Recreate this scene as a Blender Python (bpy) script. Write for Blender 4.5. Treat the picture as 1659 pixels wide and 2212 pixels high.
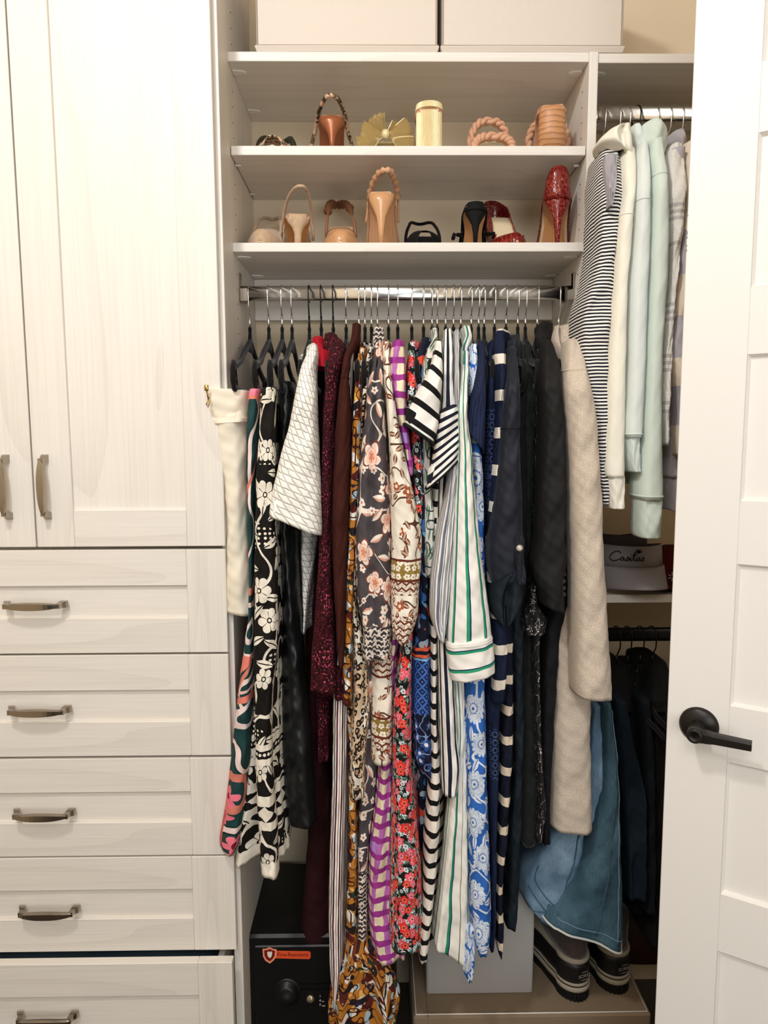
import bpy, math, random
import numpy as np
from mathutils import Vector
random.seed(7)
RNG = np.random.RandomState(5)
for o in list(bpy.data.objects):
    bpy.data.objects.remove(o, do_unlink=True)
SC = bpy.context.scene
COL = SC.collection
# ---------------------------------------------------------------- camera
F, YAW, PITCH, ROLL = 1500.0, -0.0116, 0.1061, 0.0041
CAM = np.array([0.306, -1.553, 1.55])
IW, IH = 1659.0, 2212.0
def _basis():
    cy, sy = math.cos(YAW), math.sin(YAW); cp, sp = math.cos(PITCH), math.sin(PITCH)
    fwd = np.array([-sy*cp, cy*cp, -sp]); right = np.array([cy, sy, 0.0])
    up = np.cross(right, fwd)
    cr, sr = math.cos(ROLL), math.sin(ROLL)
    # image axes rolled
    r2 = cr*right - sr*up; u2 = sr*right + cr*up
    return r2, u2, fwd
RT, UP, FW = _basis()
def ray(px, py):
    return FW + RT*((px-IW/2)/F) - UP*((py-IH/2)/F)
def P(px, py, Y):
    """the point of the plane y = Y seen at pixel (px, py)"""
    d = ray(px, py); t = (Y-CAM[1])/d[1]
    return CAM + d*t
def PZ(px, py, Z):
    d = ray(px, py); t = (Z-CAM[2])/d[2]
    return CAM + d*t
cam_d = bpy.data.cameras.new('camera'); cam = bpy.data.objects.new('camera', cam_d); COL.objects.link(cam)
from mathutils import Matrix
cam.matrix_world = Matrix(((RT[0], UP[0], -FW[0], CAM[0]), (RT[1], UP[1], -FW[1], CAM[1]), (RT[2], UP[2], -FW[2], CAM[2]), (0, 0, 0, 1)))
cam_d.sensor_fit = 'HORIZONTAL'; cam_d.sensor_width = 36.0; cam_d.lens = F/IW*36.0
cam_d.clip_start = 0.02
SC.camera = cam
# ---------------------------------------------------------------- light and exposure
SC.view_settings.view_transform = 'Standard'; SC.view_settings.look = 'None'
SC.view_settings.exposure = -0.24; SC.view_settings.gamma = 1.0; SC.view_settings.use_curve_mapping = False
SC.cycles.use_denoising = True
SC.cycles.max_bounces = 8
wd = bpy.data.worlds.new('world'); SC.world = wd; wd.use_nodes = True
wd.node_tree.nodes['Background'].inputs[0].default_value = (1.0, 0.98, 0.96, 1)
wd.node_tree.nodes['Background'].inputs[1].default_value = 0.07
def area(name, loc, tgt, size, power, col):
    l = bpy.data.lights.new(name, 'AREA'); l.shape = 'DISK'; l.size = size; l.energy = power; l.color = col
    o = bpy.data.objects.new(name, l); COL.objects.link(o); o.location = loc
    o.rotation_euler = (Vector(tgt)-Vector(loc)).to_track_quat('-Z', 'Y').to_euler(); return o
area('ceiling_lamp', (-0.30, -1.42, 3.0), (0.3, -0.1, 1.2), 0.22, 24.0, (1.0, 0.975, 0.945))
area('room_lamp', (0.0, -2.5, 2.95), (0.4, 0, 1.0), 1.2, 40.0, (1.0, 0.99, 0.985))
area('front_fill', (1.0, -3.3, 1.45), (0.0, 0, 0.8), 1.5, 34.0, (0.93, 0.97, 1.0))  # cool fill added behind the camera for the lower fronts, no actual window
# ---------------------------------------------------------------- helpers
def lin(h):
    h = h.lstrip('#'); c = [int(h[i:i+2], 16)/255 for i in (0, 2, 4)]
    return tuple(x/12.92 if x <= .04045 else ((x+.055)/1.055)**2.4 for x in c)+(1.0,)
WL = {}                       # world location of each empty
def empty(name, loc, label=None, cat=None, group=None):
    o = bpy.data.objects.new(name, None); COL.objects.link(o); o.empty_display_size = .05
    o.location = tuple(loc); WL[o.name] = np.array(loc, float)
    tag(o, label, cat, group); return o
def tag(o, label=None, cat=None, group=None, kind=None):
    if label: o['label'] = label
    if cat: o['category'] = cat
    if group: o['group'] = group
    if kind: o['kind'] = kind
    return o
def wl(o):
    return WL.get(o.name, np.zeros(3)) if o is not None else np.zeros(3)
def mobj(name, V, Fc, mat, parent=None, uv=None, smooth=True, origin=None, mats=None, midx=None):
    """one mesh object from world-space vertices; parents have no rotation"""
    V = np.asarray(V, float).reshape(-1, 3)
    if origin is None: origin = wl(parent) if parent is not None else (V.min(0)+V.max(0))/2*np.array([1, 1, 0])+np.array([0, 0, V[:, 2].min()])
    origin = np.asarray(origin, float)
    me = bpy.data.meshes.new(name); me.from_pydata([tuple(v) for v in V-origin], [], [tuple(f) for f in Fc])
    if smooth: me.polygons.foreach_set('use_smooth', [True]*len(me.polygons))
    if uv is not None:
        ul = me.uv_layers.new(name='UVMap'); li = np.empty(len(me.loops), int); me.loops.foreach_get('vertex_index', li)
        if isinstance(uv, tuple): uvv = uv[0]; L = np.asarray(uv[1], float)
        else: L = np.asarray(uv, float)[li]
        ul.data.foreach_set('uv', L.ravel())
    for m in (mats or [mat]): me.materials.append(m)
    if midx is not None: me.polygons.foreach_set('material_index', list(midx))
    me.update()
    o = bpy.data.objects.new(name, me); COL.objects.link(o)
    if parent is not None: o.parent = parent; o.location = tuple(origin-wl(parent))
    else: o.location = tuple(origin)
    WL[o.name] = origin
    return o
class G:
    """collects primitive shapes into one mesh"""
    def __init__(s): s.v = []; s.f = []
    def add(s, V, Fc):
        n = len(s.v); s.v += [tuple(map(float, v)) for v in V]; s.f += [tuple(i+n for i in f) for f in Fc]; return s
    def box(s, a, b, bev=0.0):
        a = np.minimum(a, b).astype(float) if False else np.array([min(a[i], b[i]) for i in range(3)], float); b2 = np.array(b, float)
        b = np.array([max(a[i], b2[i]) for i in range(3)])
        if bev <= 0:
            V = [(x, y, z) for z in (a[2], b[2]) for y in (a[1], b[1]) for x in (a[0], b[0])]
            return s.add(V, [(0, 2, 3, 1), (4, 5, 7, 6), (0, 1, 5, 4), (2, 6, 7, 3), (0, 4, 6, 2), (1, 3, 7, 5)])
        V = []; idx = {}
        for sz in (0, 1):
            for sy in (0, 1):
                for sx in (0, 1):
                    c = [(a, b)[q][i] for i, q in enumerate((sx, sy, sz))]
                    for k in range(3):
                        p = list(c)
                        for j in range(3):
                            if j != k:
                                p[j] += bev*(1 if (sx, sy, sz)[j] == 0 else -1)
                        idx[(sx, sy, sz, k)] = len(V); V.append(p)
        Fc = []
        for k in range(3):
            i, j = (k+1) % 3, (k+2) % 3
            for q in (0, 1):
                ring = []
                for (u, w) in ((0, 0), (1, 0), (1, 1), (0, 1)):
                    c = [0, 0, 0]; c[k] = q; c[i] = u; c[j] = w; ring.append(idx[(*c, k)])
                Fc.append(ring if q else ring[::-1])
            for u in (0, 1):
                for w in (0, 1):
                    c0 = [0, 0, 0]; c1 = [0, 0, 0]; c0[k] = 0; c1[k] = 1
                    for c in (c0, c1): c[i] = u; c[j] = w
                    f = [idx[(*c0, i)], idx[(*c1, i)], idx[(*c1, j)], idx[(*c0, j)]]
                    Fc.append(f if (u != w) else f[::-1])
        for q in [(x, y, z) for x in (0, 1) for y in (0, 1) for z in (0, 1)]:
            f = [idx[(*q, 0)], idx[(*q, 1)], idx[(*q, 2)]]
            Fc.append(f if sum(q) % 2 else f[::-1])
        return s.add(V, Fc)
    def tube(s, pts, r, n=8, closed=False, sx=1.0, up=(1, 0, 0), caps=True):
        pts = np.array(pts, float); m = len(pts)
        r = np.full(m, r, float) if np.isscalar(r) else np.array(r, float)
        T = np.zeros_like(pts)
        for i in range(m):
            a = pts[(i-1) % m] if (closed or i > 0) else pts[i]; b = pts[(i+1) % m] if (closed or i < m-1) else pts[i]
            t = b-a; T[i] = t/(np.linalg.norm(t)+1e-12)
        u = np.array(up, float); V = []
        for i in range(m):
            u = u-T[i]*np.dot(u, T[i])
            if np.linalg.norm(u) < 1e-6: u = np.cross(T[i], (0, 0, 1)); 
            if np.linalg.norm(u) < 1e-6: u = np.cross(T[i], (0, 1, 0))
            u = u/np.linalg.norm(u); w = np.cross(T[i], u)
            for k in range(n):
                a = 2*math.pi*k/n; V.append(pts[i]+r[i]*(math.cos(a)*u*sx+math.sin(a)*w))
        Fc = []
        for i in range(m if closed else m-1):
            j = (i+1) % m
            for k in range(n):
                q = (k+1) % n; Fc.append((i*n+k, i*n+q, j*n+q, j*n+k))
        if caps and not closed:
            Fc.append(tuple(range(n))[::-1]); Fc.append(tuple((m-1)*n+k for k in range(n)))
        return s.add(V, Fc)
    def loft(s, rings, closed_ring=True, cap0=True, cap1=True):
        R = [np.array(r, float) for r in rings]; n = len(R[0]); V = np.concatenate(R); Fc = []
        for i in range(len(R)-1):
            for k in range(n if closed_ring else n-1):
                q = (k+1) % n; Fc.append((i*n+k, i*n+q, (i+1)*n+q, (i+1)*n+k))
        if cap0: Fc.append(tuple(range(n))[::-1])
        if cap1: Fc.append(tuple((len(R)-1)*n+k for k in range(n)))
        return s.add(V, Fc)
    def lathe(s, prof, c, axis=2, n=24):
        """profile (r, h) turned about an axis through c"""
        rings = []
        for (r, h) in prof:
            ring = []
            for k in range(n):
                a = 2*math.pi*k/n; p = [0, 0, 0]; p[axis] = h; p[(axis+1) % 3] = r*math.cos(a); p[(axis+2) % 3] = r*math.sin(a)
                ring.append(np.array(c)+p)
            rings.append(ring)
        return s.loft(rings)
    def xf(s, fn):
        s.v = [tuple(fn(np.array(v))) for v in s.v]; return s
    def done(s, name, mat, parent=None, smooth=False, **k):
        return mobj(name, s.v, s.f, mat, parent, smooth=smooth, **k)
# ---------------------------------------------------------------- node materials
class M:
    def __init__(s, name, rough=.8, spec=.3, metal=0.0, sheen=0.0):
        s.m = bpy.data.materials.new(name); s.m.use_nodes = True; s.t = s.m.node_tree; s.n = s.t.nodes; s.l = s.t.links
        s.b = s.n['Principled BSDF']; s.set('Roughness', rough); s.set('Specular IOR Level', spec); s.set('Metallic', metal)
        if sheen: s.set('Sheen Weight', sheen); s.set('Sheen Roughness', .4)
        s._tc = None
    def set(s, k, v):
        if hasattr(v, 'is_linked'): s.l.new(v, s.b.inputs[k])
        else: s.b.inputs[k].default_value = v
    def inp(s, sock, v):
        if hasattr(v, 'is_linked'): s.l.new(v, sock)
        elif isinstance(v, str): sock.default_value = lin(v)
        elif sock.type == 'RGBA' and isinstance(v, (int, float)): sock.default_value = (v, v, v, 1)
        else: sock.default_value = v
    def tc(s, k='UV'):
        if s._tc is None: s._tc = s.n.new('ShaderNodeTexCoord')
        return s._tc.outputs[k]
    def op(s, o, a, b=0.0, c=None):
        n = s.n.new('ShaderNodeMath'); n.operation = o; s.inp(n.inputs[0], a); s.inp(n.inputs[1], b)
        if c is not None: s.inp(n.inputs[2], c)
        return n.outputs[0]
    def mul(s, a, b): return s.op('MULTIPLY', a, b)
    def add(s, a, b): return s.op('ADD', a, b)
    def mix(s, f, a, b):
        n = s.n.new('ShaderNodeMix'); n.data_type = 'RGBA'; s.inp(n.inputs[0], f); s.inp(n.inputs[6], a); s.inp(n.inputs[7], b); return n.outputs[2]
    def lt(s, a, b, soft=0.0):
        if not soft: return s.op('LESS_THAN', a, b)
        n = s.n.new('ShaderNodeMapRange'); n.interpolation_type = 'SMOOTHSTEP'; s.inp(n.inputs[0], s.op('SUBTRACT', a, b))
        n.inputs[1].default_value = -soft; n.inputs[2].default_value = soft; n.inputs[3].default_value = 1; n.inputs[4].default_value = 0; return n.outputs[0]
    def sep(s, v):
        n = s.n.new('ShaderNodeSeparateXYZ'); s.inp(n.inputs[0], v); return n.outputs
    def comb(s, x, y, z=0.0):
        n = s.n.new('ShaderNodeCombineXYZ'); s.inp(n.inputs[0], x); s.inp(n.inputs[1], y); s.inp(n.inputs[2], z); return n.outputs[0]
    def vop(s, o, a, b):
        n = s.n.new('ShaderNodeVectorMath'); n.operation = o; s.inp(n.inputs[0], a)
        if o == 'SCALE': s.inp(n.inputs[3], b)
        else: s.inp(n.inputs[1], b)
        return n.outputs[0]
    def vec(s, scale=(1, 1, 1), off=(0, 0, 0), rot=0.0, src='UV'):
        n = s.n.new('ShaderNodeMapping'); s.l.new(s.tc(src) if isinstance(src, str) else src, n.inputs[0])
        n.inputs[1].default_value = off; n.inputs[2].default_value = (0, 0, rot)
        n.inputs[3].default_value = scale if not np.isscalar(scale) else (scale,)*3; return n.outputs[0]
    def noise(s, vec, scale=1.0, detail=2.0, rough=.5, dist=0.0, dim='3D'):
        n = s.n.new('ShaderNodeTexNoise'); n.noise_dimensions = dim; s.inp(n.inputs['Vector'], vec); n.inputs['Scale'].default_value = scale
        n.inputs['Detail'].default_value = detail; n.inputs['Roughness'].default_value = rough; n.inputs['Distortion'].default_value = dist
        return n.outputs[0]
    def warp(s, vec, amount, scale):
        n = s.n.new('ShaderNodeTexNoise'); s.inp(n.inputs['Vector'], vec); n.inputs['Scale'].default_value = scale; n.inputs['Detail'].default_value = 1.0
        return s.vop('ADD', vec, s.vop('SCALE', s.vop('SUBTRACT', n.outputs[1], (.5, .5, .5)), amount))
    def voro(s, vec, feature='F1', rnd=.8, metric='EUCLIDEAN'):
        n = s.n.new('ShaderNodeTexVoronoi'); n.voronoi_dimensions = '2D'; n.feature = feature
        if feature != 'DISTANCE_TO_EDGE': n.distance = metric
        s.inp(n.inputs['Vector'], vec); n.inputs['Scale'].default_value = 1.0; n.inputs['Randomness'].default_value = rnd; return n.outputs
    def cells(s, scale, rnd=.7, off=(0, 0, 0), warp=0.0):
        """scattered motif centres: local x, y (in cells), random r, g, b"""
        v = s.vec((scale, scale, 1) if np.isscalar(scale) else (*scale, 1), off); v2 = s.warp(v, warp, 1.5) if warp else v
        o = s.voro(v2, rnd=rnd); d = s.sep(s.vop('SUBTRACT', v2, o['Position'])); c = s.sep(o['Color'])
        return d[0], d[1], c[0], c[1], c[2]
    def polar(s, x, y):
        return s.op('SQRT', s.add(s.mul(x, x), s.mul(y, y))), s.op('ARCTAN2', y, x)
    def rotxy(s, x, y, a):
        c, q = s.op('COSINE', a), s.op('SINE', a)
        return s.add(s.mul(x, c), s.mul(y, q)), s.op('SUBTRACT', s.mul(y, c), s.mul(x, q))
    def flower(s, cell, R, n=5, depth=.45, sharp=1.0):
        x, y, r, g, b = cell; rad, ang = s.polar(x, y)
        w = s.op('ABSOLUTE', s.op('COSINE', s.add(s.mul(ang, n/2), s.mul(r, 6.28))))
        if sharp != 1.0: w = s.op('POWER', w, sharp)
        lim = s.mul(s.add(s.mul(w, depth), 1-depth), s.mul(R, s.add(s.mul(g, .5), .7)))
        return s.lt(rad, lim), rad, w, lim
    def leaf(s, cell, L, W, jitter=6.28, off=0.0):
        x, y, r, g, b = cell; u, v = s.rotxy(x, y, s.add(s.mul(b, jitter), off))
        q = s.op('DIVIDE', u, L); lim = s.mul(s.op('SUBTRACT', 1.0, s.mul(q, q)), W)
        return s.lt(s.op('ABSOLUTE', v), lim), u, v
    def vine(s, scale, width, off=(0, 0, 0), level=.5, aniso=1.0):
        f = s.noise(s.vec((scale, scale*aniso, 1), off), 1.0, 0.0)
        return s.lt(s.op('ABSOLUTE', s.op('SUBTRACT', f, level)), width)
    def stripes(s, coord, period, frac, off=0.0):
        return s.lt(s.op('FRACT', s.op('DIVIDE', s.add(coord, off), period)), frac)
    def band(s, x, a, b):
        return s.mul(s.op('GREATER_THAN', x, a), s.op('LESS_THAN', x, b))
    def layers(s, base, L):
        c = base
        for m, col in L: c = s.mix(m, c, col)
        return c
    def bump(s, h, strength=.4, dist=.002):
        n = s.n.new('ShaderNodeBump'); n.inputs['Strength'].default_value = strength; n.inputs['Distance'].default_value = dist
        s.inp(n.inputs['Height'], h); s.l.new(n.outputs[0], s.b.inputs['Normal'])
    def weave(s, base, amt=.1, scale=900, st=.25):
        """a fine thread relief plus a little tone in the yarn"""
        f = s.noise(s.vec((scale, scale*.6, 1)), 1.0, 2.0); s.bump(f, st, .0006)
        return s.mix(s.mul(f, amt), base, (0, 0, 0, 1)) if amt else base
    def out(s, col):
        s.inp(s.b.inputs['Base Color'], col); return s.m
def plain(name, hexc, rough=.6, spec=.3, metal=0.0, sheen=0.0, bump=0.0, bscale=300, amt=.0, src='Object'):
    m = M(name, rough, spec, metal, sheen); c = hexc
    if bump or amt:
        f = m.noise(m.vec(bscale, src=src), 1.0, 3.0)
        if bump: m.bump(f, bump, .001)
        if amt: m2 = m.mix(m.mul(f, amt), hexc, (0, 0, 0, 1)); return m.out(m2)
    m.inp(m.b.inputs['Base Color'], c); return m.m
def wood(name, vertical, off=0.0):
    """white-washed veneer: cathedral grain drawn by a warped wave"""
    m = M(name, .48, .35)
    v = m.vec((1, 1, 1), (off, off*.37, off*.71), src='Object'); q = m.sep(v)
    g = m.comb(q[0], q[1], m.mul(q[2], .1)) if vertical else m.comb(m.mul(q[0], .1), q[1], q[2])
    big = m.noise(g, 5.0, 1.5, .5); ring = m.op('FRACT', m.mul(big, 9.0))
    line = m.mul(m.op('POWER', ring, 4.0), .55)
    gf = m.comb(q[0], q[1], m.mul(q[2], .012)) if vertical else m.comb(m.mul(q[0], .012), q[1], q[2])
    fine = m.noise(gf, 260.0, 3.0, .7); mott = m.noise(g, 14.0, 2.0)
    k = m.add(m.mul(line, .26), m.mul(m.op('SUBTRACT', fine, .42), .55))
    c = m.mix(mott, '#ece6dd', '#e3dcd2'); c = m.mix(m.op('MAXIMUM', m.mul(k, .9), 0.0), c, '#a99d90')
    m.bump(fine, .05, .0004); return m.out(c)
W_V = wood('veneer_vertical', True); W_V2 = wood('veneer_vertical_b', True, 3.7); W_H = wood('veneer_horizontal', False, 1.3); W_H2 = wood('veneer_horizontal_b', False, 8.1)
W_D = wood('veneer_depth', True, 5.5)
WALL = plain('painted_wall', '#e2d0b4', .9, .2, bump=.05, bscale=160); CEIL = plain('painted_ceiling', '#f1ede6', .9, .2)
CARPET = plain('carpet', '#5a5148', .95, .1, bump=.5, bscale=400, amt=.3)
WHITE = plain('painted_door_white', '#ebe7e1', .38, .4); PLASTIC = plain('white_plastic', '#e8e4dc', .4, .5)
CHROME = plain('chrome', '#ecebe8', .2, .5, 1.0); STEEL = plain('brushed_nickel', '#a59b8e', .22, .5, 1.0); BRONZE = plain('dark_bronze', '#2a2623', .38, .5, .6)
BLACKP = plain('black_velvet_flock', '#0c0b0b', .85, .25, sheen=.15); BLACKM = plain('black_metal', '#0b0b0b', .35, .5, .3); DARK = plain('dark_gap', '#0a0909', .9, .1)
# ---------------------------------------------------------------- room shell
ZS1, ZS2, ZS3 = 2.338, 2.150, 1.951; TH = .019; WID = .76; DEP = .281; CEILZ = 3.05; XL, XR = -1.15, 1.72
def struct(name, a, b, mat, label=None):
    o = G().box(a, b).done(name, mat); tag(o, kind='structure'); return o
struct('floor', (XL-.1, -3.6, -.06), (XR+.1, DEP+.1, 0), CARPET)
struct('ceiling', (XL-.1, -3.6, CEILZ), (XR+.1, DEP+.1, CEILZ+.06), CEIL)
struct('wall_back', (XL-.1, DEP, 0), (XR+.1, DEP+.1, CEILZ), WALL)
struct('wall_left', (XL-.1, -3.6, 0), (XL, DEP, CEILZ), WALL)
struct('wall_right', (XR, -3.6, 0), (XR+.1, DEP, CEILZ), WALL)
# ---------------------------------------------------------------- cabinet on the left
YC = -.0966; YF = YC-.021                     # carcass front and door front
cab = empty('wardrobe_cabinet', (-.45, .08, 0), 'tall white-washed wood wardrobe cabinet with two doors above five drawers', 'cabinet')
G().box((-.019, YC, .0), (0, DEP-.002, CEILZ-.01), .001).done('side_panel', W_V, cab)
g = G().box((-.93, YC, 0), (-.911, DEP-.002, CEILZ-.01)).box((-.911, .25, .0), (-.019, DEP-.002, CEILZ-.01))
g.box((-.911, YC+.01, .0), (-.019, YC+.03, .15)); g.done('carcass', W_V2, cab)
def pull(center, vertical, parent):
    """bow pull: two posts and a tapering grip; center on the face plane"""
    L, pr = .056, .027; g = G(); n = 13; rings = []
    for i in range(n):
        t = -1+2*i/(n-1); w = .0085*(1-.62*abs(t)**2.2); th = .0045; out = pr-.006*abs(t)**3
        dx = t*L
        sec = [(-w, -th), (w, -th), (w*1.02, 0), (w*.8, th), (-w*.8, th), (-w*1.02, 0)]
        rings.append([(dx, -out-b, a) if not vertical else (a, -out-b, dx) for a, b in sec])
    g.loft(rings)
    for sgn in (-1, 1):
        a = sgn*L*.96
        pr_ = []
        for k, (o, q) in enumerate(((0, .0072), (.006, .0068), (.012, .0052), (pr-.004, .005))):
            s2 = a+sgn*(.006 if k < 2 else .003)*(1-k/3)
            sec = [(-q, -q), (q, -q), (q, q), (-q, q)]
            pr_.append([(s2+u, -o, w) if not vertical else (w, -o, s2+u) for u, w in sec])
        g.loft(pr_)
    g.xf(lambda v: v+np.array(center)); return g.done('handle', STEEL, parent, smooth=False)
def xat(px, py, Y=YF): return P(px, py, Y)[0]
def zat(px, py, Y=YF): return P(px, py, Y)[2]
def framed(name, x0, x1, z0, z1, st, rt, rb, parent, Y=YF, up=True, rail_full=False, stile_r=None, th=.021):
    """shaker front: two stiles, two rails, a recessed panel"""
    st2 = stile_r or st
    o = empty(name, ((x0+x1)/2, Y+th, z0)); o.parent = parent; o.location = tuple(WL[o.name]-wl(parent))
    b = .0012
    G().box((x0, Y, z0), (x0+st, Y+th, z1), b).done('stile', W_V if up else W_V2, o)
    G().box((x1-st2, Y, z0), (x1, Y+th, z1), b).done('stile', W_V2, o)
    G().box((x0+st+.0003, Y+.0004, z1-rt), (x1-st2-.0003, Y+th, z1), b).done('rail', W_H, o)
    G().box((x0+st+.0003, Y+.0004, z0), (x1-st2-.0003, Y+th, z0+rb), b).done('rail', W_H2, o)
    G().box((x0+st-.004, Y+.0085, z0+rb-.004), (x1-st2+.004, Y+th-.003, z1-rt+.004)).done('panel', W_V if up else W_H, o)
    return o
XE = xat(478, 900); XG = xat(45, 590)
zt, zb = 2.72, zat(240, 1181)
stl = xat(134.5, 700)-XG; strr = XE-xat(388, 700)
zr = zat(280, 1102)
rd = framed('door', XG+.0016, XE, zb, zt, stl, .09, zr-zb, cab, stile_r=strr)
ld = framed('door', XG-.0016-(XE-XG), XG-.0016, zb, zt, strr, .09, zr-zb, cab, stile_r=stl)
hz = zat(103, 1052); pull((xat(101, 1052), YF, hz), True, rd); pull((xat(17, 1052), YF, hz), True, ld)
DR = [(1188, 1411, 1266, 1335.5, 405, 1305, 78), (1415.5, 1633.6, 1492, 1559.5, 410, 1531, 87), (1639, 1849, 1712, 1777, 413, 1753, 97), (1852.5, 2055, 1923, 1985, 417, 1962, 108)]
for (t, b, it, ib, sx, hy, hx) in DR:
    z1, z0 = zat(250, t), zat(250, b)
    d = framed('drawer', XG-.0016-(XE-XG), XE, z0, z1, XE-xat(sx, (t+b)/2), z1-zat(250, it), zat(250, ib)-z0, cab, up=False)
    pull((xat(hx, hy), YF, zat(hx, hy)), False, d)
YO = YF-.03                                     # the bottom drawer stands a little open
z1 = zat(250, 2082, YO); d = framed('drawer', XG-.0016-(XE-XG), XE-.004, z1-.235, z1, .075, z1-zat(250, 2153, YO), .07, cab, Y=YO, up=False)
G().box((XG-(XE-XG)+.02, YO+.021, z1-.2), (XG-(XE-XG)+.033, .2, z1-.02)).box((XE-.045, YO+.021, z1-.2), (XE-.032, .2, z1-.02)).box((XG-(XE-XG)+.02, YO+.021, z1-.2), (XE-.032, .2, z1-.19)).done('drawer_box', W_D, d)
pull((xat(104, 2190, YO), YO, zat(104, 2190, YO)), False, d)
DRAWER_Z = z1
# ---------------------------------------------------------------- closet panels, shelves, cleats
p = G().box((WID, -.005, P(1240, 1700, 0)[2]), (WID+.019, DEP-.002, ZS1+TH-.001), .001).done('closet_divider', W_V)
tag(p, 'white-washed upright closet panel dividing the shoe shelves from the hoodies', 'panel')
holes = G()
for k in range(26):
    for yy in (.04, ):
        z = 1.72+k*.032
        if all(abs(z-q) > .03 for q in (ZS1, ZS2, ZS3)): holes.lathe([(.0015, -.0006), (.0015, .0003)], (WID, yy, z), axis=0, n=8)
holes.done('shelf_pin_hole', DARK, p)['kind'] = 'stuff'
holes = G()
for k in range(26):
    z = 1.72+k*.032
    if all(abs(z-q) > .03 for q in (ZS1, ZS2, ZS3)): holes.lathe([(.0015, -.0003), (.0015, .0006)], (0, .04, z), axis=0, n=8)
holes.done('shelf_pin_hole', DARK, cab)['kind'] = 'stuff'
def shelf(name, x0, x1, z, label, cams=True, y0=0.0, sides=(1, 1)):
    o = G().box((x0, y0, z), (x1, DEP-.002, z+TH), .0008).done(name, W_H); tag(o, label, 'shelf')
    for sx, on in zip((x0, x1), sides):
        if not on: continue
        s = 1 if sx == x0 else -1
        for yy in (.045, .225):
            if cams:
                g = G(); ring = []
                for q, hh in ((1.0, .0004), (1.0, -.0018), (.86, -.0026)):
                    r = []
                    for k in range(20):
                        a = 2*math.pi*k/20; ex = .027 if math.cos(a) > 0 else .004
                        r.append((sx+s*(.004+ex*math.cos(a)*q), yy+.011*math.sin(a)*q, z+hh))
                    ring.append(r)
                g.loft(ring); g.box((sx+s*.006, yy-.0012, z-.003), (sx+s*.011, yy+.0012, z-.0018)).box((sx+s*.014, yy-.0012, z-.003), (sx+s*.02, yy+.0012, z-.0018))
                g.done('cam_cover', PLASTIC, o)
            else:
                G().tube([(sx, yy, z-.004), (sx+s*.013, yy, z-.004)], .0035, 8).done('shelf_pin', CHROME, o)
    return o
S1 = shelf('closet_shelf', 0, WID, ZS1, 'topmost white-washed shelf under the two fabric storage boxes')
S2 = shelf('closet_shelf', .002, WID-.002, ZS2, 'upper shoe shelf carrying the gold and braided tan heels', cams=False)
S3 = shelf('closet_shelf', 0, WID, ZS3, 'lower shoe shelf carrying the nude, black and red heels')
S4 = shelf('closet_shelf', WID+.019, XR-.002, ZS1-.002, 'high shelf to the right of the divider, above the hoodies', sides=(1, 0))
S5 = shelf('closet_shelf', WID+.019, XR-.002, P(1380, 1302, 0.02)[2], 'low dim shelf holding the visor and caps beside the beige coat', y0=.02, sides=(0, 0))
CB = P(700, 692, DEP-.02)[2]
c = G().box((0.0005, DEP-.02, CB), (WID-.0005, DEP-.001, ZS3-.0005), .001).done('cleat_board', W_H2); tag(c, 'white-washed cleat board on the wall behind the chrome clothes rail', 'board')
c = G().box((WID+.0195, DEP-.02, P(1400, 288, DEP)[2]), (XR-.001, DEP-.001, ZS1-.0025), .001).done('cleat_board', W_H2); tag(c, 'cleat board on the wall behind the hoodie rail', 'board')
# ---------------------------------------------------------------- clothes rails
YR = .07
ZR = P(700, 634, YR)[2]
def rail(x0, x1, z, y, label, mat=CHROME, brackets=True):
    o = empty('clothes_rail', ((x0+x1)/2, y, z), label, 'rail')
    g = G(); rings = []
    for x in (x0, x1):
        rings.append([(x, y+.0085*math.copysign(abs(math.cos(2*math.pi*k/28))**.8, math.cos(2*math.pi*k/28)), z+.0165*math.copysign(abs(math.sin(2*math.pi*k/28))**.7, math.sin(2*math.pi*k/28))) for k in range(28)])
    g.loft(rings); g.done('tube', mat, o, smooth=True)
    if brackets:
        for sx, s in ((x0, 1), (x1, -1)):
            G().box((sx, y-.013, z-.021), (sx+s*.021, y+.013, z+.012), .003).box((sx, y-.01, z+.008), (sx+s*.0035, y+.01, z+.045), .0015).done('bracket', STEEL, o)
    return o
rail(0.0, WID, ZR, YR, 'chrome oval clothes rail under the lower shoe shelf')
ZR2 = P(1400, 246, YR)[2]
rail(WID+.019, XR-.002, ZR2, YR, 'chrome clothes rail for the hoodies, right of the divider')
ZR3 = P(1380, 1370, YR)[2]
rail(WID+.019, XR-.002, ZR3, YR, 'dark clothes rail in the shade below the shelf of caps', BLACKM, False)
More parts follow.
